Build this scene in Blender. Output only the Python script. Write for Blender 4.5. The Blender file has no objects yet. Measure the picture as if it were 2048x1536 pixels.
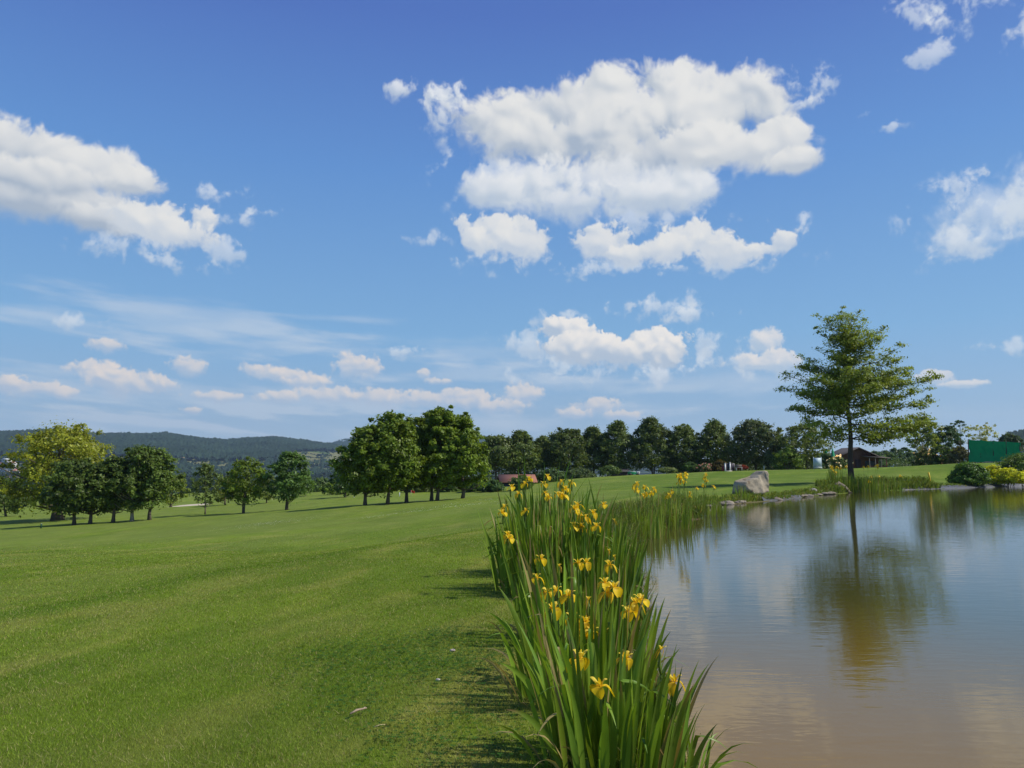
import bpy, math, random
import numpy as np
R = math.radians
scene = bpy.context.scene
COL = scene.collection
rng = np.random.default_rng(7)
random.seed(7)

# ------------------------------------------------------------------ camera
F = 1536.0                     # focal length in photo pixels (27 mm on 36 mm)
PITCH = R(6.2)
EYE = 1.5
cam_d = bpy.data.cameras.new('camera'); cam = bpy.data.objects.new('camera', cam_d); COL.objects.link(cam)
cam_d.sensor_width = 36; cam_d.lens = 27; cam_d.clip_start = 0.05; cam_d.clip_end = 20000
cam.location = (0, 0, EYE); cam.rotation_euler = (R(90) + PITCH, 0, 0)
scene.camera = cam

def ray(px, py):
    cx = (px - 1024) / F; cy = (768 - py) / F
    return np.array([cx, math.cos(PITCH) - cy * math.sin(PITCH), math.sin(PITCH) + cy * math.cos(PITCH)])
def at(px, py, Y):
    d = ray(px, py); d = d * (Y / d[1]); return np.array([d[0], d[1], d[2] + EYE])
def on_z(px, py, z):
    d = ray(px, py); k = (z - EYE) / d[2]; return np.array([d[0] * k, d[1] * k, z])
def project(P):
    P = np.asarray(P, float); v = P - np.array([0, 0, EYE])
    c, s = math.cos(PITCH), math.sin(PITCH)
    fwd = v[..., 1] * c + v[..., 2] * s; up = -v[..., 1] * s + v[..., 2] * c
    return 1024 + F * v[..., 0] / fwd, 768 - F * up / fwd
def az_el(px, py):
    d = ray(px, py); return math.atan2(d[0], d[1]), math.atan2(d[2], math.hypot(d[0], d[1]))

# ------------------------------------------------------------------ mesh helpers
class MB:
    def __init__(s): s.v = []; s.f = []; s.c = []; s.n = 0
    def add(s, v, f, c=(1, 1, 1)):
        v = np.asarray(v, float).reshape(-1, 3); f = np.asarray(f, int)
        c = np.asarray(c, float)
        if c.ndim == 1: c = np.repeat(c[None, :], len(v), 0)
        s.v.append(v); s.f.append(f + s.n); s.c.append(c); s.n += len(v)
    def box(s, lo, hi, c=(1, 1, 1), rz=0, o=(0, 0, 0)):
        x0, y0, z0 = lo; x1, y1, z1 = hi
        v = np.array([[x0,y0,z0],[x1,y0,z0],[x1,y1,z0],[x0,y1,z0],[x0,y0,z1],[x1,y0,z1],[x1,y1,z1],[x0,y1,z1]], float)
        if rz:
            ca, sa = math.cos(rz), math.sin(rz); v = np.c_[v[:,0]*ca - v[:,1]*sa, v[:,0]*sa + v[:,1]*ca, v[:,2]]
        s.add(v + np.array(o), [[0,3,2,1],[4,5,6,7],[0,1,5,4],[1,2,6,5],[2,3,7,6],[3,0,4,7]], c)
    def tube(s, pts, rad, k=6, c=(1, 1, 1), cap=True):
        pts = np.asarray(pts, float); n = len(pts); rad = np.broadcast_to(np.asarray(rad, float), (n,))
        t = np.gradient(pts, axis=0); t /= np.linalg.norm(t, axis=1)[:, None] + 1e-9
        ref = np.array([0, 0, 1.0]) if abs(t[0][2]) < .9 else np.array([1.0, 0, 0])
        vs = []
        a = np.arange(k) * 2 * math.pi / k
        u = np.cross(t[0], ref); u /= np.linalg.norm(u)
        for i in range(n):
            u = u - t[i] * np.dot(u, t[i]); u /= np.linalg.norm(u) + 1e-9
            w = np.cross(t[i], u)
            vs.append(pts[i] + rad[i] * (np.cos(a)[:, None] * u + np.sin(a)[:, None] * w))
        v = np.concatenate(vs); i = np.arange(n - 1)[:, None] * k; j = np.arange(k)[None, :]; j2 = (j + 1) % k
        f = np.stack([i + j, i + j2, i + k + j2, i + k + j], -1).reshape(-1, 4)
        base = s.n
        s.add(v, f, c)
        if cap:
            s.f.append(np.array([list(range(base, base + k))[::-1]])); s.f.append(np.array([list(range(base + (n - 1) * k, base + n * k))]))
    def build(s, name, mat, parent=None, smooth=False):
        me = bpy.data.meshes.new(name)
        v = np.concatenate(s.v); c = np.concatenate(s.c)
        me.vertices.add(len(v)); me.vertices.foreach_set('co', v.astype(np.float32).ravel())
        tot = np.concatenate([np.full(len(f), f.shape[1]) for f in s.f]); li = np.concatenate([f.ravel() for f in s.f])
        st = np.concatenate([[0], np.cumsum(tot)[:-1]])
        me.loops.add(len(li)); me.loops.foreach_set('vertex_index', li.astype(np.int32))
        me.polygons.add(len(tot)); me.polygons.foreach_set('loop_start', st.astype(np.int32)); me.polygons.foreach_set('loop_total', tot.astype(np.int32))
        if smooth: me.polygons.foreach_set('use_smooth', np.ones(len(tot), bool))
        a = me.color_attributes.new('col', 'FLOAT_COLOR', 'POINT')
        a.data.foreach_set('color', np.c_[c, np.ones(len(c))].astype(np.float32).ravel())
        me.update(calc_edges=True); me.validate()
        me.materials.append(mat)
        o = bpy.data.objects.new(name, me); COL.objects.link(o)
        if parent is not None: o.parent = parent; o.matrix_parent_inverse.identity(); o.location = tuple(-np.array(parent.location)) if not parent.get('_local') else (0, 0, 0)
        return o
# meshes are given in world coordinates; children of an Empty are shifted back by the Empty's own location
def tag(o, label, cat, group=None):
    o['label'] = label; o['category'] = cat
    if group: o['group'] = group
    return o
def thing(name, loc, label, cat, group=None):
    o = bpy.data.objects.new(name, None); o.empty_display_size = .3; COL.objects.link(o)
    o.location = tuple(float(q) for q in loc); return tag(o, label, cat, group)
def kind(o, k): o['kind'] = k; return o
def sub(name, mesh_owner_parent, mb, mat, smooth=False):
    """a sub-part: child of a part mesh which itself sits at -loc under its thing, so local coords are already world."""
    o = mb.build(name, mat, None, smooth); o.parent = mesh_owner_parent; o.matrix_parent_inverse.identity(); return o

# ------------------------------------------------------------------ materials
def new_mat(name):
    m = bpy.data.materials.new(name); m.use_nodes = True; nt = m.node_tree; nt.nodes.clear(); return m, nt
def N(nt, t, **kw):
    n = nt.nodes.new(t)
    for k, v in kw.items():
        if k.startswith('i_'):
            key = k[2:]; key = int(key) if key.isdigit() else key.replace('_', ' '); n.inputs[key].default_value = v
        else: setattr(n, k, v)
    return n
def mth(nt, op, a, b=None, c=None, clamp=False):
    n = nt.nodes.new('ShaderNodeMath'); n.operation = op; n.use_clamp = clamp
    for i, q in enumerate((a, b, c)):
        if q is None: continue
        if isinstance(q, (int, float)): n.inputs[i].default_value = q
        else: nt.links.new(q, n.inputs[i])
    return n.outputs[0]
def vm(nt, op, a, b=None):
    n = nt.nodes.new('ShaderNodeVectorMath'); n.operation = op
    for i, q in enumerate((a, b)):
        if q is None: continue
        if isinstance(q, (tuple, list)): n.inputs[i].default_value = q
        else: nt.links.new(q, n.inputs[i])
    return n.outputs['Value'] if op in ('DOT_PRODUCT', 'LENGTH') else n.outputs[0]
def mixc(nt, fac, a, b, mode='MIX'):
    n = nt.nodes.new('ShaderNodeMix'); n.data_type = 'RGBA'; n.blend_type = mode
    for s, q in ((n.inputs[0], fac), (n.inputs[6], a), (n.inputs[7], b)):
        if isinstance(q, (int, float)): s.default_value = q
        elif isinstance(q, (tuple, list)): s.default_value = tuple(q) + ((1,) if len(q) == 3 else ())
        else: nt.links.new(q, s)
    return n.outputs[2]
def ramp(nt, fac, stops):
    n = nt.nodes.new('ShaderNodeValToRGB'); cr = n.color_ramp
    while len(cr.elements) < len(stops): cr.elements.new(.5)
    for e, (p, c) in zip(cr.elements, stops):
        e.position = p; e.color = tuple(c) + (1,) if isinstance(c, (tuple, list)) else (c, c, c, 1)
    nt.links.new(fac, n.inputs[0]); return n.outputs[0]
def smooth01(nt, x, a, b):
    n = nt.nodes.new('ShaderNodeMapRange'); n.interpolation_type = 'SMOOTHSTEP'
    n.inputs[1].default_value = a; n.inputs[2].default_value = b; nt.links.new(x, n.inputs[0]); return n.outputs[0]
def noise(nt, vec, scale, detail=4, rough=.55, dist=0):
    n = N(nt, 'ShaderNodeTexNoise'); n.inputs['Scale'].default_value = scale; n.inputs['Detail'].default_value = detail
    n.inputs['Roughness'].default_value = rough; n.inputs['Distortion'].default_value = dist
    if vec is not None: nt.links.new(vec, n.inputs['Vector'])
    return n.outputs['Fac']
def leaf_mat(name, trans=.35, gloss=.25, rough=.45, var=.35):
    """foliage: vertex colour gives each leaf its own green; light also passes through the blade"""
    m, nt = new_mat(name)
    a = N(nt, 'ShaderNodeAttribute', attribute_name='col')
    g = N(nt, 'ShaderNodeNewGeometry')
    v = noise(nt, g.outputs['Position'], 9.0, 2)
    k = mth(nt, 'MULTIPLY_ADD', v, var * 2, 1 - var)
    c = vm(nt, 'SCALE', a.outputs['Color']); sc = c.node; nt.links.new(k, sc.inputs['Scale'])
    d = N(nt, 'ShaderNodeBsdfPrincipled'); nt.links.new(c, d.inputs['Base Color'])
    d.inputs['Roughness'].default_value = rough; d.inputs['Specular IOR Level'].default_value = gloss
    t = N(nt, 'ShaderNodeBsdfTranslucent')
    tc = vm(nt, 'MULTIPLY', c, (1.25, 1.15, .5)); nt.links.new(tc, t.inputs['Color'])
    mx = N(nt, 'ShaderNodeMixShader'); mx.inputs[0].default_value = trans
    nt.links.new(d.outputs[0], mx.inputs[1]); nt.links.new(t.outputs[0], mx.inputs[2])
    o = N(nt, 'ShaderNodeOutputMaterial'); nt.links.new(mx.outputs[0], o.inputs['Surface']); return m
def plain_mat(name, rough=.7, nscale=8, var=.3, bump=0.0, spec=.3, bscale=30, tint=(1, 1, 1)):
    m, nt = new_mat(name)
    a = N(nt, 'ShaderNodeAttribute', attribute_name='col'); g = N(nt, 'ShaderNodeNewGeometry')
    v = noise(nt, g.outputs['Position'], nscale, 5, .65); k = mth(nt, 'MULTIPLY_ADD', v, var * 2, 1 - var)
    c = vm(nt, 'SCALE', a.outputs['Color']); nt.links.new(k, c.node.inputs['Scale'])
    d = N(nt, 'ShaderNodeBsdfPrincipled'); nt.links.new(c, d.inputs['Base Color'])
    d.inputs['Roughness'].default_value = rough; d.inputs['Specular IOR Level'].default_value = spec
    if bump:
        b = N(nt, 'ShaderNodeBump'); b.inputs['Strength'].default_value = 1; b.inputs['Distance'].default_value = bump
        nt.links.new(noise(nt, g.outputs['Position'], bscale, 6, .7), b.inputs['Height']); nt.links.new(b.outputs[0], d.inputs['Normal'])
    o = N(nt, 'ShaderNodeOutputMaterial'); nt.links.new(d.outputs[0], o.inputs['Surface']); return m
M_LEAF = leaf_mat('tree_foliage', .42); M_IRIS = leaf_mat('iris_foliage', .3, .35, .4, .22); M_PETAL = leaf_mat('petals', .35, .15, .5, .1)
M_GRASS = leaf_mat('grass_blades', .4, .12, .6, .2); M_BARK = plain_mat('bark', .9, 12, .4, .01, .1)
M_PAINT = plain_mat('painted_surface', .55, 3, .12); M_STONE = plain_mat('rough_stone', .9, 3.5, .35, .03, .2, 22)
M_WOOD = plain_mat('weathered_wood', .85, 10, .4, .01, .2); M_WALL = plain_mat('wall_render', .85, 1, .2); M_SAND = plain_mat('bunker_sand', .95, 2, .12, .01, .1)
M_LINER = plain_mat('pond_liner_rubber', .5, 2, .25, .02, .4, 5); M_NET = plain_mat('windbreak_netting', .75, 1.2, .22, .02, .15, 6)

# ------------------------------------------------------------------ sun and sky
SUN_EL, SUN_AZ = R(46), R(98)          # azimuth measured clockwise from the view direction (+Y)
sd = np.array([math.cos(SUN_EL) * math.sin(SUN_AZ), math.cos(SUN_EL) * math.cos(SUN_AZ), math.sin(SUN_EL)])
sl = bpy.data.lights.new('sun', 'SUN'); sl.energy = 4.8; sl.angle = R(.53); sl.color = (1, .95, .86)
so = bpy.data.objects.new('sun', sl); COL.objects.link(so); so.location = (40, -20, 60)
from mathutils import Vector
so.rotation_euler = Vector(tuple(-sd)).to_track_quat('-Z', 'Y').to_euler()
# ------------------------------------------------------------------ clouds: computed here as a map over azimuth and elevation
AZ0, AZ1, EL0, EL1, CW, CH = R(-50), R(50), R(-1), R(47), 1600, 768
def _hash(ix, iy, s):
    h = (ix.astype(np.int64) * 374761393 + iy.astype(np.int64) * 668265263 + s * 1274126177) & 0xffffffff
    h = ((h ^ (h >> 13)) * 1274126177) & 0xffffffff
    return ((h ^ (h >> 16)) & 0xffffffff).astype(np.float64) / 4294967295.0
def perlin(x, y, s):
    ix = np.floor(x); iy = np.floor(y); fx = x - ix; fy = y - iy
    ux = fx**3 * (fx * (fx * 6 - 15) + 10); uy = fy**3 * (fy * (fy * 6 - 15) + 10)
    def g(dx, dy):
        a = _hash(ix + dx, iy + dy, s) * 6.2831853; return np.cos(a) * (fx - dx) + np.sin(a) * (fy - dy)
    a = g(0, 0) * (1 - ux) + g(1, 0) * ux; b = g(0, 1) * (1 - ux) + g(1, 1) * ux
    return (a * (1 - uy) + b * uy) * 1.5
def fbm(x, y, s, o=5, r=.5, l=2.03):
    t = 0; a = 1
    for k in range(o): t = t + a * perlin(x, y, s + k * 17); a *= r; x = x * l + 13.7; y = y * l + 7.1
    return t
def worley(x, y, s):
    ix = np.floor(x); iy = np.floor(y); d = np.full(x.shape, 9.0)
    for dx in (-1, 0, 1):
        for dy in (-1, 0, 1):
            cx = ix + dx + _hash(ix + dx, iy + dy, s); cy = iy + dy + _hash(ix + dx, iy + dy, s + 5)
            d = np.minimum(d, (cx - x)**2 + (cy - y)**2)
    return np.sqrt(d)
def sstep(x, a, b):
    t = np.clip((x - a) / (b - a), 0, 1); return t * t * (3 - 2 * t)
def blur(a, r):
    r = max(1, int(r))
    for _ in range(2):
        for ax in (0, 1):
            p = np.pad(a, [(r + 1, r) if i == ax else (0, 0) for i in (0, 1)], 'edge'); cs = np.cumsum(p, ax)
            n = a.shape[ax]; a = (np.take(cs, range(2 * r + 1, 2 * r + 1 + n), ax) - np.take(cs, range(0, n), ax)) / (2 * r + 1)
    return a
def cloud_map():
    uu, vv = np.meshgrid(AZ0 + (np.arange(CW) + .5) / CW * (AZ1 - AZ0), EL0 + (np.arange(CH) + .5) / CH * (EL1 - EL0))
    h = np.maximum(vv, 0) + .09
    qx = uu / h; qy = np.log(h)
    def lumps(sc, seed):
        x = uu / sc; y = vv / sc
        wx = fbm(x * .6, y * .6, seed, 4); wy = fbm(x * .6, y * .6, seed + 30, 4)
        ax = x + .35 * wx; ay = y + .35 * wy
        w = [(.62 - worley(ax * f, ay * f, seed + k)) for k, f in enumerate((1.0, 2.3, 5.1, 11.0))]
        return dict(big=w[0] * 1.0 + w[1] * .5, bil=w[0] * .8 + w[1] * .55 + w[2] * .33 + w[3] * .17, fb=fbm(x * .7, y * .7, seed + 60, 7, .55), fine=fbm(ax * 2.5, ay * 2.5, seed + 90, 5, .6))
    LB, LM, LR = lumps(.056, 11), lumps(.030, 111), lumps(.019, 211)
    rgb = np.zeros((CH, CW, 3)); alpha = np.zeros((CH, CW))
    def over(ys, xs, col, a):
        A = alpha[ys, xs]; C = rgb[ys, xs]
        out = a + A * (1 - a); w = np.where(out > 1e-5, a / np.maximum(out, 1e-5), 0)
        rgb[ys, xs] = col * w[..., None] + C * (1 - w[..., None]); alpha[ys, xs] = out
    def heap(px, py, rx, ry, amp, e_top, e_bot, opac, bright, shade, wisp=0.0, dk=1.0, L=None):
        L = L or LB; bil, fb, fine, big = L['bil'], L['fb'], L['fine'], L['big']
        a0, e0 = az_el(px, py); a1, _ = az_el(px + rx, py); a2, _ = az_el(px - rx, py); _, e1 = az_el(px, py - ry); _, e2 = az_el(px, py + ry)
        ru, rv = (a1 - a2) / 2, (e1 - e2) / 2
        x0 = max(0, int((a0 - 2 * ru - AZ0) / (AZ1 - AZ0) * CW)); x1 = min(CW, int((a0 + 2 * ru - AZ0) / (AZ1 - AZ0) * CW) + 2)
        y0 = max(0, int((e0 - 2 * rv - EL0) / (EL1 - EL0) * CH)); y1 = min(CH, int((e0 + 2 * rv - EL0) / (EL1 - EL0) * CH) + 2)
        if x1 - x0 < 3 or y1 - y0 < 3: return
        ys, xs = slice(y0, y1), slice(x0, x1)
        a = (uu[ys, xs] - a0) / ru; b = (vv[ys, xs] - e0) / rv
        bb = np.where(b < 0, b * 1.12, b)
        r = np.sqrt(a * a + bb * bb)
        n = bil[ys, xs] * (1 - wisp) * .62 + fb[ys, xs] * (.42 + .7 * wisp) + fine[ys, xs] * (.19 + .16 * wisp)
        D = 1 - r + amp * n
        low = sstep(b, .35, -.75)
        e = e_top + (e_bot - e_top) * low
        al = sstep(D, 0, 1) ** .0 * sstep(D, 0.0, e) * opac * sstep(1.95 - r, 0, .6)
        hgt = np.sqrt(np.clip(1 - r + amp * .8 * big[ys, xs] + .15 * fb[ys, xs], 0, 1.2) + .03) + .22 * big[ys, xs] + .06 * bil[ys, xs]
        px_ = max(rv / (EL1 - EL0) * CH, 6)
        def lam_(hh, k):
            gy, gx = np.gradient(hh); nx, ny = -gx * px_ * k, -gy * px_ * k
            return np.clip((nx * .30 + ny * .80 + .42) / np.sqrt(nx * nx + ny * ny + 1), -.3, 1.0)
        h1 = blur(hgt, px_ * .05 + 1); h2 = blur(hgt, px_ * .16 + 1)
        lam = .38 * lam_(h1, .9) + .62 * lam_(h2, 1.3)
        up = sstep(b + .30 * fb[ys, xs] + .30 * big[ys, xs], -.9, .75)
        lit = np.clip(-.17 + .60 * lam + .68 * up * (.45 + .55 * lam), 0, 1)
        lit = np.clip(lit * (1.75 - .75 * dk) if dk > 1 else 1 - (1 - lit) * dk, 0, 1)
        col = np.array(shade) * (1 - lit[..., None]) + np.array(bright) * lit[..., None]
        over(ys, xs, col, al)
    # veils of high thin cloud
    veil = np.zeros((CH, CW)); streak = fbm(qx * 1.3 + qy * .5, qy * 7, 171, 6, .55)
    for (px, py, rx, ry, o) in ((300,645,360,60,.36),(520,690,290,34,.30),(140,610,190,36,.20),(670,637,130,11,.28),(420,800,620,44,.44),(150,840,420,45,.38),(900,748,230,22,.36),(1000,695,160,40,.26),(1170,775,340,22,.26),(900,845,620,30,.40),(700,712,200,20,.30),(1400,760,260,50,.22),(1900,830,300,30,.12)):
        a0, e0 = az_el(px, py); a1, _ = az_el(px + rx, py); a2, _ = az_el(px - rx, py); _, e1 = az_el(px, py - ry); _, e2 = az_el(px, py + ry)
        r = np.sqrt(((uu - a0) / ((a1 - a2) / 2))**2 + ((vv - e0) / ((e1 - e2) / 2))**2)
        veil = veil + o * sstep(1 - r + .9 * streak, -.1, 1.0) * sstep(2.2 - r, 0, 1)
    veil = np.clip(veil, 0, .6)
    over(slice(0, CH), slice(0, CW), np.broadcast_to(np.array([.60, .68, .78]), (CH, CW, 3)), veil)
    WB, WS = (.90, .88, .85), (.50, .57, .66)
    thin = [(1310,618,70,24),(1385,630,60,14),(1270,610,20,16),(415,388,56,17),(490,390,34,12),(535,425,34,9),(465,440,45,17),(450,505,45,24),(330,525,70,18),(250,490,80,26),
     (985,365,70,55),(1600,175,44,30),(1590,480,42,40),(810,478,28,12),(895,480,28,14),(1000,520,70,22),(1990,430,120,62),(1930,490,90,32),(2050,390,70,50),(1940,25,52,36),(2024,80,42,38),(1850,112,48,27),(1815,35,34,42),(1900,45,40,20),(1945,695,28,11),
     (1050,700,60,26),(1415,690,80,26),(1450,725,60,22),(1180,750,140,24),(1310,752,120,18),(1720,232,35,10),(1790,250,50,12),(2040,700,34,16),(1110,640,50,14),(1230,540,120,20),(1400,535,120,18),(1300,445,120,30),(160,650,50,16),(800,705,40,12)]
    for q in thin: heap(q[0], q[1], q[2] * 1.1, q[3] * 1.1, 1.35, 1.2, 1.6, .60, (.80, .84, .88), (.58, .66, .76), .9, 1, LM)
    for q in ((1995,425,120,62),(1945,485,95,34),(2060,400,60,60)): heap(*q, .8, 1.0, 1.3, .5, (.80,.84,.88), (.60,.68,.77), .6)
    cb, cs = (.84, .76, .70), (.46, .56, .70)
    rows = [(60,778,74,24),(20,770,50,20),(130,787,30,16),(185,742,52,22),(245,772,88,34),(205,758,60,26),(320,768,38,20),(215,692,38,19),(372,735,40,23),
     (570,754,66,18),(520,745,44,17),(610,768,50,15),(440,796,64,14),(560,797,54,17),(650,792,74,22),(630,765,40,15),(760,797,74,22),(850,802,74,22),(940,806,74,24),(905,790,34,16),(1045,795,42,30),(1000,815,52,20),
     (1190,815,48,22),(1150,830,44,16),(1245,832,46,13),(385,822,26,11),(845,748,14,9),(880,764,26,10),(720,740,52,28),(705,726,32,20)]
    for q in rows: heap(*q, .7, .42, 1.0, .80, cb, cs, .1, 1, LR)
    for q in ((1530,690,38,34),(1500,730,48,24),(1550,727,56,32),(1870,757,42,17),(1930,769,46,9)): heap(*q, .6, .32, .9, .80, (.86,.81,.77), (.50,.60,.72), .15, 1, LR)
    for q in ((1300,700,72,40),(1335,708,45,32),(1225,706,76,34),(1130,665,46,34),(1165,696,80,40)): heap(*q, .55, .18, .55, .95, (.93,.88,.82), (.47,.56,.68), 0, 1, LR)
    # the large mid-sky cloud, back to front
    B, S = (.82, .815, .795), (.40, .475, .58)
    for q in ((885,190,32,26),(885,225,44,46),(802,182,32,26),(1580,215,50,22)): heap(*q, 1.05, .8, 1.2, .82, (.84,.86,.88), (.52,.60,.71), .4, 1, LM)
    for q, dk in (((1330,165,75,60),.8),((1380,180,85,70),.8),((1215,180,65,52),.8),((1480,205,110,75),.85),((1100,235,130,72),.85),((985,255,84,74),.85),((1250,235,200,95),1.0),((1400,245,170,80),1.05),((1050,280,120,60),.9),((1180,290,190,72),1.15),((1300,320,200,72),1.25)):
        heap(*q, .66, .46, 1.05, .96, B, S, .2, dk)
    for q, dk in (((1240,370,230,66),1.15),((1060,380,110,62),1.0),((985,385,62,44),1.0),((1150,412,120,50),.95),((1300,392,130,52),1.0),((1400,380,60,40),.9)): heap(*q, .75, .6, 1.0, .80, (.84,.85,.86), (.52,.60,.70), .2, dk)
    for q, dk in (((1420,295,130,50),.6),((1520,300,130,54),.6),((1600,325,75,34),.7)): heap(*q, .55, .3, .75, .97, B, S, .05, dk)
    for q, dk in (((975,465,55,42),.7),((1030,488,75,44),.8),((955,482,36,34),.8),((1205,488,56,40),.85),((1255,515,40,26),.9),((1450,510,90,32),.9),((1510,502,50,18),.8),((1390,485,78,44),.65),((1335,500,60,36),.75),((1570,485,34,30),.9)):
        heap(*q, .70, .30, .75, .92, B, (.52,.60,.71), .12, dk, LM)
    # left cloud
    for q, dk in (((-80,300,160,90),.8),((5,290,100,66),.6),((95,318,120,62),.75),((185,340,100,54),.75),((245,368,75,42),.75),((20,395,170,58),1.3),((150,410,150,54),1.25),((95,362,170,42),1.1),((20,350,120,50),1.0),((230,445,110,40),1.15)): heap(*q, .58, .36, 1.05, .97, B, S, .05, dk)
    for q, dk in (((405,440,30,34),.9),((300,445,95,46),.65),((355,470,75,38),.75)): heap(*q, .72, .36, .85, .94, B, (.52,.60,.71), .15, dk, LM)
    alpha *= sstep(vv, R(-1), R(.5))
    return np.concatenate([rgb, alpha[..., None]], -1).astype(np.float32)
img = bpy.data.images.new('cloud_map', CW, CH, alpha=True, float_buffer=True)
img.colorspace_settings.name = 'Non-Color'; img.alpha_mode = 'CHANNEL_PACKED'
img.pixels.foreach_set(cloud_map().ravel()); img.update(); img.pack()

# ------------------------------------------------------------------ world: Nishita sky with the clouds in front
W = bpy.data.worlds.new('World'); scene.world = W; W.use_nodes = True
wt = W.node_tree; wt.nodes.clear()
SKY_STRENGTH = .1
tc = N(wt, 'ShaderNodeTexCoord'); sp = N(wt, 'ShaderNodeSeparateXYZ'); wt.links.new(tc.outputs['Generated'], sp.inputs[0])
X, Yc, Z = sp.outputs
u = mth(wt, 'ARCTAN2', X, Yc); v = mth(wt, 'ARCSINE', Z)
pv = N(wt, 'ShaderNodeCombineXYZ')
wt.links.new(mth(wt, 'MULTIPLY_ADD', u, 1 / (AZ1 - AZ0), -AZ0 / (AZ1 - AZ0)), pv.inputs[0]); wt.links.new(mth(wt, 'MULTIPLY_ADD', v, 1 / (EL1 - EL0), -EL0 / (EL1 - EL0)), pv.inputs[1])
ti = N(wt, 'ShaderNodeTexImage', image=img, extension='CLIP', interpolation='Linear'); wt.links.new(pv.outputs[0], ti.inputs[0])
sky = N(wt, 'ShaderNodeTexSky'); sky.sky_type = 'NISHITA'; sky.sun_disc = False; sky.sun_elevation = SUN_EL; sky.sun_rotation = SUN_AZ
sky.altitude = 300; sky.air_density = 1.0; sky.dust_density = .25; sky.ozone_density = 3.0
elev = mth(wt, 'MULTIPLY', v, 1 / R(60), clamp=True)
def lin(r, g, b_): return tuple(((q / 255 + .055) / 1.055) ** 2.4 for q in (r, g, b_))
grad = ramp(wt, elev, [(0, lin(166, 188, 212)), (.06, lin(146, 180, 215)), (.16, lin(124, 176, 222)), (.36, lin(95, 148, 216)), (.53, lin(77, 114, 196)), (1, lin(60, 98, 170))])
gk = vm(wt, 'SCALE', grad); gk.node.inputs['Scale'].default_value = 1 / SKY_STRENGTH
skyc = mixc(wt, .8, vm(wt, 'MULTIPLY', sky.outputs[0], (1.1, 1.1, 1.1)), gk)
cl = vm(wt, 'SCALE', ti.outputs['Color']); cl.node.inputs['Scale'].default_value = 1 / SKY_STRENGTH
c = mixc(wt, ti.outputs['Alpha'], skyc, cl)
bg = N(wt, 'ShaderNodeBackground'); bg.inputs[1].default_value = SKY_STRENGTH; wt.links.new(c, bg.inputs[0])
wo = N(wt, 'ShaderNodeOutputWorld'); wt.links.new(bg.outputs[0], wo.inputs[0])
W.cycles.sampling_method = 'MANUAL'; W.cycles.sample_map_resolution = 1024
scene.view_settings.view_transform = 'Standard'; scene.view_settings.look = 'None'; scene.view_settings.exposure = 0; scene.view_settings.gamma = 1
scene.cycles.max_bounces = 8; scene.cycles.transparent_max_bounces = 8; scene.cycles.sample_clamp_indirect = 6
# ------------------------------------------------------------------ terrain
WATER = -.30
SHORE_PX = [(1352,1536),(1330,1440),(1300,1330),(1272,1235),(1258,1160),(1264,1095),(1284,1068),(1318,1060),(1352,1052),(1392,1032),(1412,1017),(1450,1010),(1500,1005),(1560,1001),(1620,993),(1690,986),(1760,981.5),(1850,978.5),(1930,976),(2048,972.5)]
shore = [on_z(x, y, WATER)[:2] for x, y in SHORE_PX]
def subdivide(P, step=.5):
    out = []
    for a, b in zip(P[:-1], P[1:]):
        n = max(1, int(np.linalg.norm(np.array(b) - a) / step)); out += [np.array(a) + (np.array(b) - a) * k / n for k in range(n)]
    return out + [np.array(P[-1])]
pond = [np.array(p) for p in [(.55, -3), (.9, 1.5)]] + shore + [np.array(p) for p in [(75, 86), (95, 70), (80, 30), (45, 6), (20, -7), (8, -9), (2, -7)]]
# smooth the outline once and give it small irregularities
pd = np.array(subdivide(pond + [pond[0]], .6)[:-1])
for _ in range(2): pd = .5 * pd + .25 * np.roll(pd, 1, 0) + .25 * np.roll(pd, -1, 0)
dist = np.linalg.norm(pd, axis=1)
pd += np.c_[perlin(pd[:, 0] * .45, pd[:, 1] * .45, 3), perlin(pd[:, 0] * .45, pd[:, 1] * .45, 4)] * np.clip(dist / 40, .04, .35)[:, None]
def pond_dist_exact(x, y):
    """signed distance to the water's edge: positive on land"""
    sh = x.shape; x = x.ravel(); y = y.ravel(); best = np.full(x.shape, 1e9); ins = np.zeros(x.shape, bool)
    A, B = pd, np.roll(pd, -1, 0)
    near = (x > -25) & (x < 130) & (y > -40) & (y < 125); xn, yn = x[near], y[near]; bn = np.full(xn.shape, 1e9); iN = np.zeros(xn.shape, bool)
    for (ax, ay), (bx, by) in zip(A, B):
        dx, dy = bx - ax, by - ay; t = np.clip(((xn - ax) * dx + (yn - ay) * dy) / (dx * dx + dy * dy + 1e-12), 0, 1)
        bn = np.minimum(bn, (xn - ax - t * dx)**2 + (yn - ay - t * dy)**2)
        c = ((ay > yn) != (by > yn)); iN ^= c & (xn < (bx - ax) * (yn - ay) / (by - ay + 1e-12) + ax)
    best[near] = np.sqrt(bn); ins[near] = iN
    return np.where(ins, -best, best).reshape(sh)
def _pgrid(x0, x1, y0, y1, st):
    gx = np.arange(x0, x1, st); gy = np.arange(y0, y1, st); X_, Y_ = np.meshgrid(gx, gy); return (x0, y0, st, pond_dist_exact(X_, Y_))
_PG = [_pgrid(-7, 12, -4, 30, .09), _pgrid(-26, 131, -41, 126, .45)]
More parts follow.
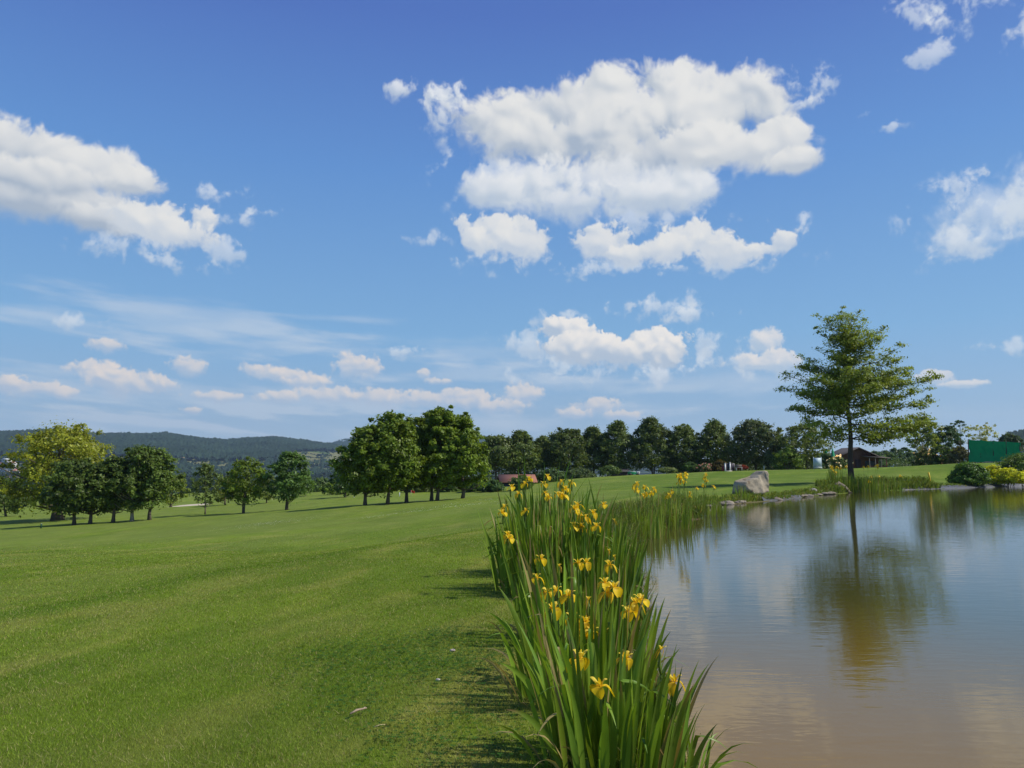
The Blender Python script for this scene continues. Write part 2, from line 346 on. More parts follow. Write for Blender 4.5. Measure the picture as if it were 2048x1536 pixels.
def pond_dist(x, y):
    x = np.asarray(x, float); y = np.asarray(y, float); out = np.full(x.shape, 200.0)
    for x0, y0, st, G_ in _PG[::-1]:
        fx = (x - x0) / st; fy = (y - y0) / st; k = (fx > 0) & (fy > 0) & (fx < G_.shape[1] - 1.001) & (fy < G_.shape[0] - 1.001)
        a = fx[k]; b = fy[k]; i = a.astype(int); j = b.astype(int); a = a - i; b = b - j
        out[k] = (G_[j, i] * (1 - a) + G_[j, i + 1] * a) * (1 - b) + (G_[j + 1, i] * (1 - a) + G_[j + 1, i + 1] * a) * b
    return out
CP = [(0,0,0),(-3,0,0),(3,-3,-.1),(-4,3,0),(0,4.4,0),(-2.5,5,0),(-6,9,-.08),(-3,14,-.02),(0,20,0),(.5,10,0),(1.5,16,0),(-12,5,-.35),(-25,10,-1.0),(-40,30,-2.4),(-15,-15,-.3),(15,-20,-.1),(60,-20,0),(90,40,0),(-9,20,-.45),(-16,30,-1.15)]
CP = [np.array(p, float) for p in CP]
for px, py, Y in [(148,1050,70),(226,1045,71),(299,1040,72),(115,1042,85),(340,1015,112),(375,1016,118),(15,1035,105),(410,1030,78),(487,1027,76),(572,1020,75),(540,1004,100),(600,996,128),(730,1010,61),(775,1010,61),(870,1002,63),(925,997,64),(800,993,92),(900,991,92),(1000,986,88),(1080,966,104),(1150,958,112),(1250,950,120),(1320,946.5,122),(1400,942.5,122),(1500,939,118),(1600,938,112),(1700,937,110),(1800,936,108),(1850,938,104),(1900,934,100),(2000,925,92),(1960,930,86),(2100,920,90),(1400,965,70),(1250,985,55),(1150,1000,38),(1510,988,43),(1700,966,58),(1860,963,66),(1600,962,70),(1780,955,80),(2040,968,78),(1950,970,74),(1100,985,60),(700,1040,38),(400,1065,40),(200,1085,38),(60,1100,38),(600,1100,22)]:
    CP.append(at(px, py, Y))
CP = np.array(CP)
def _tps(r2): return .5 * r2 * np.log(np.maximum(r2, 1e-12))
def _fit():
    n = len(CP); d2 = ((CP[:, None, :2] - CP[None, :, :2])**2).sum(-1)
    A = np.zeros((n + 3, n + 3)); A[:n, :n] = _tps(d2) + np.eye(n) * 6.0; A[:n, n] = 1; A[:n, n + 1:] = CP[:, :2]; A[n:, :n] = A[:n, n:].T
    return np.linalg.solve(A, np.concatenate([CP[:, 2], np.zeros(3)]))
TW = _fit()
def land(x, y):
    x = np.asarray(x, float); y = np.asarray(y, float); r = np.hypot(x, y); s = np.minimum(1, 150 / np.maximum(r, 1)); X_ = x * s; Y_ = y * s
    z = TW[-3] + TW[-2] * X_ + TW[-1] * Y_
    for (cx, cy, _), w in zip(CP, TW[:-3]): z = z + w * _tps((X_ - cx)**2 + (Y_ - cy)**2)
    k = sstep(r, 112, 190)              # behind the crest the land falls away into the valley
    vz = -3 - 20 * sstep(r, 130, 420) - 6 * sstep(r, 400, 1500) + 1.2 * perlin(x / 90, y / 90, 21)
    z = np.clip(z, -7, 4) * (1 - k) + vz * k
    z = z + .05 * perlin(x / 3.1, y / 3.1, 8) * sstep(r, 3, 12) + .015 * perlin(x / .8, y / .8, 9)
    # the ridge of longer grass that crosses the lawn, with a small dip beyond it
    s_ = x * .942 - y * .334; z = z - .16 * sstep(-s_, 7.4, 9.6) * sstep(y, 0, 4) * (1 - sstep(y, 30, 60))
    return z
def ground_z(x, y):
    x = np.asarray(x, float); y = np.asarray(y, float); z = land(x, y); d = pond_dist(np.atleast_1d(x), np.atleast_1d(y)).reshape(z.shape)
    rr = np.hypot(x, y); wdt = np.clip(rr / 30, .55, 1.5)
    k = sstep(d, 0, wdt)
    zl = np.maximum(WATER + .02 + .06 * np.clip(d, 0, 1), 0) * 0 + (WATER + .03) * (1 - k) + z * k
    zi = WATER - .05 - np.clip(-d * .35, 0, .9)
    return np.where(d > 0, zl, zi + .08 * np.exp(d * 6))
def gz(x, y): return float(ground_z(np.array([x], float), np.array([y], float))[0])
def lawn_color(x, y):
    """real colour of the turf: mown fairway, longer strips, dry patches, bare bank, the fields of the valley"""
    r = np.hypot(x, y)[..., None]; s_ = x * .942 - y * .334; t_ = x * .334 + y * .942
    A = np.array([.158, .220, .022]); Bc = np.array([.098, .162, .013]); Dry = np.array([.290, .275, .072]); LF = np.array([.155, .202, .034])
    c = np.broadcast_to(A, x.shape + (3,)).copy()
    def mixin(m, col):
        nonlocal c
        m = np.clip(m, 0, 1)[..., None]; c = c * (1 - m) + np.array(col) * m
    mixin(.55 * sstep(fbm(x / 3.5, y / 5, 301, 4), -.25, .7), Bc)
    mixin(.44 * sstep(fbm(s_ / .8, t_ / 2.6, 311, 5), -.05, .75), Dry); mixin(.5 * sstep(fbm(s_ / 1.1 + 40, t_ / 4.0, 315, 4), .0, .7), Bc)
    beyond = sstep(-s_, 8.5, 11)
    mixin(.50 * beyond * sstep(np.sin(s_ * 1.05 + .8 * perlin(x / 9, y / 9, 5)), -.4, .6), LF)
    mixin(.75 * sstep(y, 24, 48) * sstep(fbm(x / 11, y / 14, 331, 3), -.5, .5), LF)
    mixin(.30 * (1 - beyond) * sstep(np.sin(s_ * 1.9 + 1.2 + .6 * perlin(x / 5, y / 7, 6)), .1, .9), Bc)
    mixin(1.0 * np.exp(-((s_ + 8.3 + .25 * perlin(x / 3, y / 3, 7)) / .85)**2) * sstep(y, 2, 6), Bc)
    mixin(.45 * np.exp(-((s_ + 13.5 + .5 * perlin(x / 4, y / 4, 17)) / 1.2)**2), Bc)
    mixin(.5 * np.exp(-((s_ + 3.6) / .5)**2) * sstep(fbm(x / 1.5, y / 1.5, 341, 3), -.3, .5), Bc)
    mixin(.35 * np.exp(-((s_ + 7.1 + .25 * perlin(x / 3, y / 3, 7)) / .45)**2) * sstep(y, 2, 6) * sstep(fbm(x / 1.2, y / 1.2, 343, 3), -.5, .4), Dry)
    d = pond_dist(x, y)
    mixin(.6 * (1 - sstep(d, .6, 2.6)) * sstep(fbm(x / .8, y / .8, 351, 4), -.4, .5) * (1 - sstep(r[..., 0], 30, 60)), Dry)
    mixin(sstep(-(d - .38), 0, .3) * (1 - sstep(r[..., 0], 60, 90)), (.13, .095, .055))
    # lusher bank on the far side of the pond
    mixin(.8 * sstep(x, 2, 12) * sstep(y, 30, 60) * (1 - sstep(r[..., 0], 105, 112)) * sstep(fbm(x / 8, y / 4, 361, 3), -.7, .2), (.098, .160, .014))
    # valley floor
    f = sstep(r[..., 0], 160, 260); cell = _hash(np.floor((x + .4 * y) / 170), np.floor((y - .3 * x) / 210), 5)
    mixin(f, (.075, .125, .035)); mixin(f * (cell > .55), (.16, .20, .075)); mixin(f * (cell > .86), (.30, .27, .15)); mixin(f * (cell < .2), (.05, .10, .03))
    return c
def build_ground():
    fine = np.deg2rad(np.arange(-46, 46.01, .17)); coarse = np.deg2rad(np.arange(50, 314.1, 4)); az = np.concatenate([fine, coarse]); na = len(az)
    r = [1.2]
    while r[-1] < 1500: r.append(r[-1] * (1.0105 if r[-1] < 140 else 1.03))
    while r[-1] < 5000: r.append(r[-1] * 1.08)
    r = np.array(r); nr = len(r)
    A_, Rr = np.meshgrid(az, r); x = np.sin(A_) * Rr; y = np.cos(A_) * Rr
    z = ground_z(x, y)
    m = MB()
    v = np.stack([x, y, z], -1).reshape(-1, 3); c = lawn_color(x, y).reshape(-1, 3)
    i = np.arange(nr - 1)[:, None] * na; j = np.arange(na)[None, :]; j2 = (j + 1) % na
    f = np.stack([i + j, i + j2, i + na + j2, i + na + j], -1).reshape(-1, 4)
    m.add(v, f, c)
    m.f.append(np.concatenate([np.stack([np.full(na, len(v)), (np.arange(na) + 1) % na, np.arange(na)], -1)])); m.v.append(np.array([[0, 0, gz(0, 0)]])); m.c.append(c[:1]); m.n += 1
    mat, nt = new_mat('turf')
    a = N(nt, 'ShaderNodeAttribute', attribute_name='col'); g = N(nt, 'ShaderNodeNewGeometry'); P = g.outputs['Position']
    k1 = noise(nt, P, 3.0, 6, .7); k2 = noise(nt, P, 45, 4, .7); k3 = noise(nt, P, .35, 4, .6)
    k = mth(nt, 'ADD', mth(nt, 'MULTIPLY_ADD', k1, .6, .0), mth(nt, 'ADD', mth(nt, 'MULTIPLY', k2, .8), mth(nt, 'MULTIPLY', k3, .6)))
    col = vm(nt, 'SCALE', a.outputs['Color']); nt.links.new(k, col.node.inputs['Scale'])
    d = N(nt, 'ShaderNodeBsdfPrincipled'); nt.links.new(col, d.inputs['Base Color']); d.inputs['Roughness'].default_value = .9; d.inputs['Specular IOR Level'].default_value = .1
    b = N(nt, 'ShaderNodeBump'); b.inputs['Distance'].default_value = .04; b.inputs['Strength'].default_value = .8; nt.links.new(noise(nt, P, 38, 5, .75), b.inputs['Height']); nt.links.new(b.outputs[0], d.inputs['Normal'])
    nt.links.new(d.outputs[0], N(nt, 'ShaderNodeOutputMaterial').inputs['Surface'])
    o = m.build('ground', mat, smooth=True); o['kind'] = 'structure'; return o
build_ground()

# ------------------------------------------------------------------ pond water: murky brown body under a faintly rippled surface
def build_water():
    m = MB(); me = bpy.data.meshes.new('pond_water')
    cen = pd.mean(0); q = pd.copy(); nrm = np.roll(pd, -1, 0) - np.roll(pd, 1, 0); nrm = np.c_[nrm[:, 1], -nrm[:, 0]]; nrm /= np.linalg.norm(nrm, axis=1)[:, None]
    tst = pond_dist(pd[:, 0] + nrm[:, 0] * .05, pd[:, 1] + nrm[:, 1] * .05); nrm *= np.where(tst > 0, 1, -1)[:, None]
    q = pd + nrm * .12
    import bmesh
    bm = bmesh.new(); vs = [bm.verts.new((x, y, WATER)) for x, y in q]; fc = bm.faces.new(vs); bmesh.ops.triangulate(bm, faces=[fc]); bmesh.ops.recalc_face_normals(bm, faces=bm.faces)
    if sum(f.normal.z for f in bm.faces) < 0: bmesh.ops.reverse_faces(bm, faces=bm.faces)
    bm.to_mesh(me); bm.free()
    o = bpy.data.objects.new('pond_water', me); COL.objects.link(o); o['kind'] = 'structure'
    mat, nt = new_mat('murky_water'); g = N(nt, 'ShaderNodeNewGeometry'); P = g.outputs['Position']
    def wave(sx, sy, sc, det):
        return noise(nt, vm(nt, 'MULTIPLY', P, (sx, sy, 1)), sc, det, .55, .3)
    w1 = wave(1.0, 3.4, 1.6, 3); w2 = wave(1.0, 2.6, 6.0, 3); w3 = wave(1, 1.8, .25, 2)
    calm = smooth01(nt, w3, .35, .7)
    hgt = mth(nt, 'ADD', mth(nt, 'MULTIPLY', w1, .0030), mth(nt, 'MULTIPLY', mth(nt, 'MULTIPLY', w2, mth(nt, 'MULTIPLY_ADD', calm, .8, .35)), .0009))
    b = N(nt, 'ShaderNodeBump'); b.inputs['Distance'].default_value = 1; b.inputs['Strength'].default_value = 1; nt.links.new(hgt, b.inputs['Height'])
    n = noise(nt, vm(nt, 'MULTIPLY', P, (1, 1, 1)), .16, 4); d = N(nt, 'ShaderNodeBsdfPrincipled')
    ln = vm(nt, 'LENGTH', vm(nt, 'MULTIPLY', vm(nt, 'SUBTRACT', P, (1.2, 3.2, 0)), (1.2, 1, 0))); near = smooth01(nt, ln, 10.0, .8)
    col = mixc(nt, n, (.056, .055, .015), (.072, .066, .018)); col = mixc(nt, mth(nt, 'MULTIPLY', near, .9), col, (.225, .132, .020))
    nt.links.new(col, d.inputs['Base Color']); d.inputs['Roughness'].default_value = .035; d.inputs['IOR'].default_value = 1.33; nt.links.new(b.outputs[0], d.inputs['Normal'])
    nt.links.new(d.outputs[0], N(nt, 'ShaderNodeOutputMaterial').inputs['Surface']); me.materials.append(mat)
build_water()

# ------------------------------------------------------------------ far hills with their woods
def hill(name, ridge, r0, r1, z0, edge, bumps, azs, fields=None):
    """heightfield whose skyline follows the ridge list (photo x -> y at radius r1); woods above the edge line"""
    da = R(.085); az = np.arange(azs[0], azs[1], da); nr = 120; rr = np.linspace(r0, r1 * 1.12, nr)
    A_, Rr = np.meshgrid(az, rr); x = np.sin(A_) * Rr; y = np.cos(A_) * Rr
    pxs = 1024 + F * np.tan(az) / math.cos(PITCH)
    ry = np.interp(pxs, [p[0] for p in ridge], [p[1] for p in ridge]); H = (935 - ry) / F * r1 * np.cos(az) + EYE - 8
    t = np.clip((Rr - r0) / (r1 - r0), 0, 1); back = np.clip((Rr - r1) / (r1 * .12), 0, 1)
    z = z0 + (H[None, :] - z0) * (.55 * t + .45 * t * t * (3 - 2 * t)) - back * back * 60 + 5 * fbm(x / 260, y / 260, bumps, 4) * np.sin(np.pi * t)
    px, py = project(np.stack([x, y, z], -1))
    el = np.interp(px, [p[0] for p in edge], [p[1] for p in edge]) + 2.0 * fbm(x / 160, y / 160, bumps + 9, 3)
    wood = (py < el) | ((py > el + 3) & (fbm(x / 130, y / 45, bumps + 21, 4) > .02 + .5 * sstep(py, 945, 960) * 0))
    open_ = ((px > 578) & (px < 720) & (py > 905.5) & (py < 930)) | ((px > 365) & (px < 530) & (py > 924) & (py < 933))
    wood = wood & ~(open_ & (fbm(x / 60, y / 60, bumps + 33, 3) < .45))
    fld = _hash(np.floor((x + .3 * y) / 150), np.floor((y - .25 * x) / 190), bumps)
    c = np.where((fld > .6)[..., None], (.17, .17, .07), np.where((fld < .25)[..., None], (.08, .13, .04), (.095, .14, .045)))
    def grid(z_, col, mask, nm, mat, kd):
        m = MB(); na = len(az); i = np.arange(nr - 1)[:, None] * na; j = np.arange(na - 1)[None, :]
        f = np.stack([i + j, i + j + 1, i + na + j + 1, i + na + j], -1).reshape(-1, 4)
        if mask is not None:
            mm = (mask[:-1, :-1] | mask[1:, 1:]).reshape(-1); f = f[mm]
        m.add(np.stack([x, y, z_], -1).reshape(-1, 3), f, col.reshape(-1, 3)); o = m.build(nm, mat, smooth=False); o['kind'] = kd; return o
    grid(z, c, None, name, M_HILL, 'structure')
    crown = rng.random(x.shape); zc = z + 5 + 9 * crown * (1 + .5 * fbm(x / 60, y / 60, bumps + 3, 2))
    tint = .7 + .6 * rng.random(x.shape) + .35 * fbm(x / 120, y / 120, bumps + 5, 3)
    grid(zc, np.array([.022, .040, .022]) * tint[..., None], wood, 'hillside_forest', M_HILL, 'stuff')
M_HILL = plain_mat('hill_cover', .95, .05, .3, 0, .05)
RA = [(-2500,880),(-900,868),(-300,872),(0,865),(70,861),(130,864),(200,869),(300,868),(330,867),(345,869),(400,877),(440,881),(500,877),(550,875),(600,881),(660,889),(720,900),(800,925),(900,940)]
EA = [(-2500,915),(0,914),(100,916),(330,911),(430,922),(470,924),(520,924),(560,921),(585,905),(640,904),(700,906),(900,900)]
hill('far_hills', RA, 1500, 3000, -22, EA, 401, (R(-60), R(-4)))
RB = [(560,915),(640,892),(690,879),(760,872),(900,868),(1050,880),(1200,905),(1350,925),(1500,940)]
hill('far_hills', RB, 3300, 4200, -20, [(560,880),(690,884),(760,884),(900,900),(1500,940)], 431, (R(-17), R(17)))
RC = [(1700,940),(1950,930),(1988,908),(2002,888),(2020,872),(2060,863),(2300,858),(2700,860),(4000,880)]
hill('far_hills', RC, 700, 1500, -15, [(1700,935),(4000,935)], 461, (R(22), R(62)))

# wooded belts, hedgerows and poplars on the valley floor (a far-off wood that reads as one mass)
def far_belts():
    m = MB(); V = []; C = []
    def clump(x, y, h, w, col, n):
        z = gz(x, y) if math.hypot(x, y) < 1400 else float(land(np.array([x]), np.array([y]))[0])
        t = rng.random(n); a = rng.random(n) * 6.283; rad = w * np.sqrt(np.maximum(.05, 1 - (2 * t - .85)**2)) * np.sqrt(rng.random(n))
        p = np.stack([x + np.cos(a) * rad, y + np.sin(a) * rad, z + h * (.06 + .94 * t)], -1)
        s = h * .15 * (.6 + .8 * rng.random((n, 1, 1))); q = rng.normal(size=(n, 4, 3)) * s * .6
        q += np.array([[-1, 0, -1], [1, 0, -1], [1, 0, 1], [-1, 0, 1]])[None] * s * .8
        V.append((p[:, None, :] + q).reshape(-1, 3)); C.append(np.repeat(np.array(col)[None] * (.7 + .6 * rng.random((n, 1))), 4, 0))
    def belt(px0, px1, py0, py1, n, hmin, hmax, col, nf=45, poplar=False):
        for _ in range(n):
            px = rng.uniform(px0, px1); py = rng.uniform(py0, py1); d = ray(px, py)
            # distance at which the valley floor is seen at this height in the picture
            Y = min(1450, max(380, 26 / max(1e-3, -(d[2] / d[1]))))
            x = d[0] / d[1] * Y; h = rng.uniform(hmin, hmax)
            clump(x, Y, h, h * (.22 if poplar else .45), np.array(col) * rng.uniform(.8, 1.2), nf)
    dk = (.034, .060, .026); md = (.05, .085, .03); lt = (.12, .17, .09)
    belt(-300, 1000, 957, 972, 260, 9, 15, dk); belt(-300, 1000, 969, 984, 130, 8, 13, md)
    belt(560, 700, 957, 966, 60, 10, 16, dk); belt(600, 690, 963, 969, 30, 9, 13, md)
    belt(300, 480, 958, 990, 70, 8, 12, dk)
    belt(1050, 1950, 953, 964, 240, 9, 15, dk); belt(1050, 1950, 966, 985, 120, 7, 12, md)
    for px in np.linspace(618, 700, 9): belt(px - 2, px + 2, 958, 961, 1, 13, 15, lt, 40, True)
    v = np.concatenate(V); m.add(v, np.arange(len(v)).reshape(-1, 4), np.concatenate(C)); o = m.build('valley_woods', M_LEAF); o['kind'] = 'stuff'
far_belts()
# ------------------------------------------------------------------ trees and shrubs
def unit(v): return v / (np.linalg.norm(v, axis=-1, keepdims=True) + 1e-9)
def add_leaves(m, cen, n_each, spread, size, tint, col, center, flat=1.0, g=rng, up=.35, droop=0.0):
    """many small bent leaf faces gathered round each clump centre"""
    k = len(cen); idx = np.repeat(np.arange(k), n_each); n = len(idx)
    if n == 0: return
    sp = np.asarray(spread, float); sp = sp[idx] if sp.ndim else np.full(n, sp)
    off = g.normal(size=(n, 3)); off = unit(off) * (g.random((n, 1)) ** .7) * (1 + .35 * np.abs(g.normal(size=(n, 1)))) * sp[:, None]; off[:, 2] *= flat
    p = cen[idx] + off; p[:, 2] -= droop * np.hypot(off[:, 0], off[:, 1]) ** 2
    nor = unit(unit(p - center) * .55 + unit(off) * .35 + g.normal(size=(n, 3)) * .55 + np.array([0, 0, up]))
    a = unit(np.cross(nor, g.normal(size=(n, 3)))); b = np.cross(nor, a)
    s = size * (.6 + .8 * g.random((n, 1))); w = s * (.45 + .25 * g.random((n, 1)))
    v = np.stack([p - a * s, p + b * w * .95 - nor * s * .18, p + a * s * 1.05 - nor * s * .1, p - b * w * .95 - nor * s * .18], 1)
    t = (np.asarray(tint)[idx] * (.72 + .56 * g.random(n)))[:, None]
    warm = g.random((n, 1)) * .5
    c = np.asarray(col)[None] * 2.25 * t * (1 + warm * np.array([[.5, .12, -.3]]))
    m.add(v.reshape(-1, 3), np.arange(n * 4).reshape(-1, 4), np.repeat(c, 4, 0))
def profile(shape, t):
    t = np.clip(t, 0, 1)
    if shape == 'round': return np.sqrt(np.clip(1 - (2 * t - .9) ** 2 / 1.22, 0, 1))
    if shape == 'oval': return np.where(t < .38, .62 + .38 * np.sin(t / .38 * 1.5708), np.sqrt(np.clip(1 - ((t - .38) / .64) ** 2, 0, 1)))
    if shape == 'cone': return np.where(t < .22, .78 + .22 * t / .22, np.clip(1 - ((t - .22) / .80), 0, 1) ** .62)
    if shape == 'dome': return np.sqrt(np.clip(1 - t * t, 0, 1)) * (.86 + .14 * np.minimum(1, t * 5))
    if shape == 'vase': return np.sqrt(np.clip(1 - ((t - .62) / (.40 if False else .62)) ** 2, 0, 1)) * np.where(t > .62, 1, 1)
def tree(name, base, height, width, crown0, label, cat, group=None, shape='round', col=(.045, .085, .02), clumps=110, each=60, leaf=.12, trunk_r=.14, seed=1, lean=(0, 0), stems=1, rough=.26, hollow=.35, flowers=None, depth=1.0, top_off=(0, 0), bark=(.13, .105, .08)):
    g = np.random.default_rng(seed); base = np.array(base, float)
    root = thing(name, base, label, cat, group)
    H = height * (1 - crown0); c0 = base + np.array([0, 0, height * crown0])
    ph = g.random(6) * 6.283
    n = clumps; t = g.random(n) ** .85; a = g.random(n) * 6.283
    lump = 1 + rough * (np.sin(2 * a + ph[0] + 4 * t) * .5 + np.sin(3 * a + ph[1] - 5 * t) * .35 + np.sin(5 * a + 9 * t + ph[2]) * .3 + g.normal(size=n) * .22)
    rad = profile(shape, t) * lump * width / 2 * .92 * (hollow + (1 - hollow) * g.random(n) ** .45)
    off = np.array([top_off[0], top_off[1], 0])
    cen = c0 + np.stack([np.cos(a) * rad, np.sin(a) * rad * depth, H * t * (.89 + .06 * g.random(n))], -1) + off * t[:, None]
    ns = max(8, clumps // 5); ts = .12 + .88 * g.random(ns); as_ = g.random(ns) * 6.283     # twigs that break the outline
    rs = profile(shape, ts) * width / 2 * (.98 + .22 * g.random(ns))
    twig = c0 + np.stack([np.cos(as_) * rs, np.sin(as_) * rs * depth, H * (ts * .93 + .07 * g.random(ns))], -1) + off * ts[:, None]
    cen = np.concatenate([cen, twig]); t = np.concatenate([t, ts])
    mid = c0 + np.array([0, 0, H * .42]) + off * .4
    spread = width * (.06 + .095 * g.random(len(t))) * (1.15 - .4 * t)
    spread = np.concatenate([spread, width * (.03 + .04 * g.random(ns))]) if len(spread) < len(cen) else spread; spread[n:] *= .55; n = len(cen); lo = 1.0
    tint = (.70 + .6 * g.random(n)) * lo
    m = MB(); add_leaves(m, cen, each, spread, leaf, tint, col, mid, .72, g)
    # trunk and limbs
    b = MB(); bc = np.array(bark)
    if trunk_r:
        for s in range(stems):
            sa = ph[3] + s * 6.283 / max(stems, 1); so_ = (0 if stems == 1 else .12 * width * .5)
            foot = base + np.array([math.cos(sa) * so_ * .35, math.sin(sa) * so_ * .35, -.15])
            top = c0 + off * .7 + np.array([lean[0] + math.cos(sa) * so_ * 1.3, lean[1] + math.sin(sa) * so_ * 1.3, H * .72])
            k = 9; tt = np.linspace(0, 1, k); wob = np.cumsum(g.normal(size=(k, 2)), 0) * height * .006; wob[0] = 0
            pts = foot + (top - foot) * tt[:, None]; pts[:, :2] += wob
            r_ = trunk_r * (1 - .82 * tt) * (1 + .45 * np.exp(-tt * 14)) / math.sqrt(stems)
            b.tube(pts, r_, 8, bc * (.8 + .4 * g.random()))
            sel = g.choice(n, min(n, 26 if stems == 1 else 12), replace=False)
            for q in sel:
                e = cen[q]; zz = np.clip((e[2] - foot[2]) / (top[2] - foot[2]) - .18 - .1 * g.random(), height * crown0 * .8 / (top[2] - foot[2]), .9)
                st = foot + (top - foot) * zz; mp = (st + e) / 2 + np.array([0, 0, -.03 * height]) + g.normal(size=3) * .02 * height
                i0 = zz * (k - 1); rr = np.interp(i0, range(k), r_) * .45
                b.tube([st, st * .5 + mp * .5, mp, mp * .4 + e * .6, e], np.array([1, .8, .6, .4, .15]) * rr, 4, bc, False)
    else:
        for q in range(9):
            e = cen[g.integers(n)]; b.tube([base + g.normal(size=3) * .1 * width * np.array([1, 1, 0]) - np.array([0, 0, .1]), base * .4 + e * .6, e], [.03, .022, .008], 4, bc, False)
    b.build('trunk' if trunk_r else 'stems', M_BARK, root); cr = m.build('crown' if trunk_r else 'foliage', M_LEAF, root)
    if flowers:
        fm = MB(); fc, cnt, fs = flowers; q = g.integers(n, size=cnt); fp = cen[q] + unit(cen[q] - mid) * spread[q][:, None] * .9 + g.normal(size=(cnt, 3)) * spread[q][:, None] * .3
        add_leaves(fm, fp, 5, fs * 1.2, fs, np.ones(cnt), fc, mid, 1, g); fm.build('blossom', M_PETAL, root)
    return root
def tree_px(name, px, py, Y, top, x0, x1, crown_py, label, cat, group=None, **kw):
    """foot at photo pixel (px, py) and Y metres away; crown from x0 to x1, between crown_py and top"""
    B = at(px, py, Y); z = gz(B[0], B[1]); B[2] = z
    T = at(px, top, Y)[2]; C = at(px, crown_py, Y)[2]; h = T - z; w = (x1 - x0) / F * Y
    cx = ((x0 + x1) / 2 - px) / F * Y
    kw.setdefault('top_off', (cx * 1.3, 0))
    return tree(name, B, h, w, max(.02, (C - z) / h), label, cat, group, **kw)
MAPLE = (.062, .098, .012); DARK = (.040, .066, .013); ROWC = (.046, .070, .016); YEL = (.118, .142, .012)
# left group
GL = 'trees in the row on the left of the fairway'
tree_px('large_tree', 115, 1042, 86, 846, 24, 212, 1012, 'large yellow-green tree with a thick trunk behind the row of dark trees', 'tree', shape='round', col=np.array(YEL) * .92, clumps=240, each=75, leaf=.15, trunk_r=.55, seed=3, rough=.34)
for i, (px, py, top, x0, x1, cp, lab, sd_) in enumerate([
    (148,1050,915,88,200,1022,'leftmost dark green tree of the row, a little green post to its left',11),
    (180,1048,920,136,232,1020,'dark green tree whose trunk forks low, second in the row from the green post',12),
    (226,1045,908,186,268,1018,'narrow dark green tree in the middle of the row, third from the green post',13),
    (264,1043,889,220,318,1015,'tall dark green tree with the pale trunk near the right end of the row',14),
    (299,1040,893,255,352,1010,'dark green tree with sunlit right side at the right end of the row',15)]):
    tree_px('maple_tree', px, py, 70 + i * .5, top, x0, x1, cp, lab, 'tree', GL, shape='oval', col=np.array(DARK) * (1.0, 1.05, 1.0, 1.15, 1.3)[i], clumps=120, each=70, leaf=.13, trunk_r=.16, seed=sd_, lean=(.3 if i == 0 else 0, 0), bark=(.3, .26, .21) if i == 3 else (.13, .105, .08))
tree_px('small_tree', 12, 1036, 104, 950, -40, 34, 1022, 'dark green tree cut by the left edge of the picture', 'tree', shape='oval', col=DARK, clumps=80, each=60, leaf=.16, trunk_r=.14, seed=21)
tree_px('small_tree', 34, 1032, 125, 985, 14, 60, 1018, 'small dark tree with a thin trunk under the yellow-green crown', 'tree', shape='round', col=DARK, clumps=50, each=50, leaf=.15, trunk_r=.08, seed=26)
tree_px('small_tree', 341, 1016, 111, 948, 316, 374, 1006, 'small yellowish round tree behind the right end of the dark row', 'tree', shape='round', col=(.085, .120, .022), clumps=70, each=60, leaf=.15, trunk_r=.18, seed=22)
tree_px('young_tree', 410, 1031, 79, 921, 374, 441, 1008, 'slender loose-crowned young tree beside the sand bunker', 'tree', shape='cone', col=(.055, .085, .024), clumps=70, each=42, leaf=.11, trunk_r=.07, seed=23, rough=.4, hollow=.2)
tree_px('shrub', 450, 1012, 100, 948, 426, 474, 1004, 'olive bush between the two young fairway trees', 'bush', shape='round', col=(.07, .09, .02), clumps=60, each=50, leaf=.13, trunk_r=.1, seed=24)
tree_px('young_tree', 487, 1027, 76, 914, 452, 532, 1002, 'twin-stemmed young tree with rounded crown, right of the bunker', 'tree', shape='round', col=MAPLE, clumps=95, each=55, leaf=.12, trunk_r=.12, seed=25, stems=2)
tree_px('shrub', 533, 1007, 97, 950, 510, 556, 996, 'small spreading bush with several bare stems, behind the fairway trees', 'bush', shape='round', col=(.06, .085, .02), clumps=45, each=45, leaf=.13, trunk_r=.1, stems=4, seed=27)
tree_px('young_tree', 573, 1020, 75, 899, 538, 618, 1000, 'dark rounded young tree on several thin stems, nearest the big tree group', 'tree', shape='oval', col=(.042, .082, .02), clumps=120, each=60, leaf=.12, trunk_r=.15, stems=3, seed=28)
# the big group
GC = 'trees of the big group in the middle'
for i, (px, py, Y, top, x0, x1, cp, lab, sd_) in enumerate([
    (730,1009,61,850,678,786,975,'leftmost tree of the big group, low wide crown over its own shadow',31),
    (775,1009,61.5,820,720,838,972,'second tree of the big group, tall crown with a notched top',32),
    (813,1004,64,832,770,868,965,'middle tree of the big group, standing back between two taller ones',33),
    (863,999,66,818,815,915,960,'dark-trunked tree at the back of the big group with another trunk close beside it',34),
    (874,1001,63.5,810,838,930,962,'tallest tree of the big group, narrow crown and pale lower trunk',35),
    (925,996,64,822,872,968,962,'rightmost tree of the big group, bright crown and a slim pale trunk',36)]):
    tree_px('maple_tree', px, py, Y, top, x0 + 2, x1 - 2, cp + 8, lab, 'tree', GC, shape='oval', col=np.array(MAPLE) * (1.0, 1.05, .9, .9, 1.1, 1.15)[i], clumps=210, each=85, leaf=.125, trunk_r=.135, seed=sd_, rough=.36)
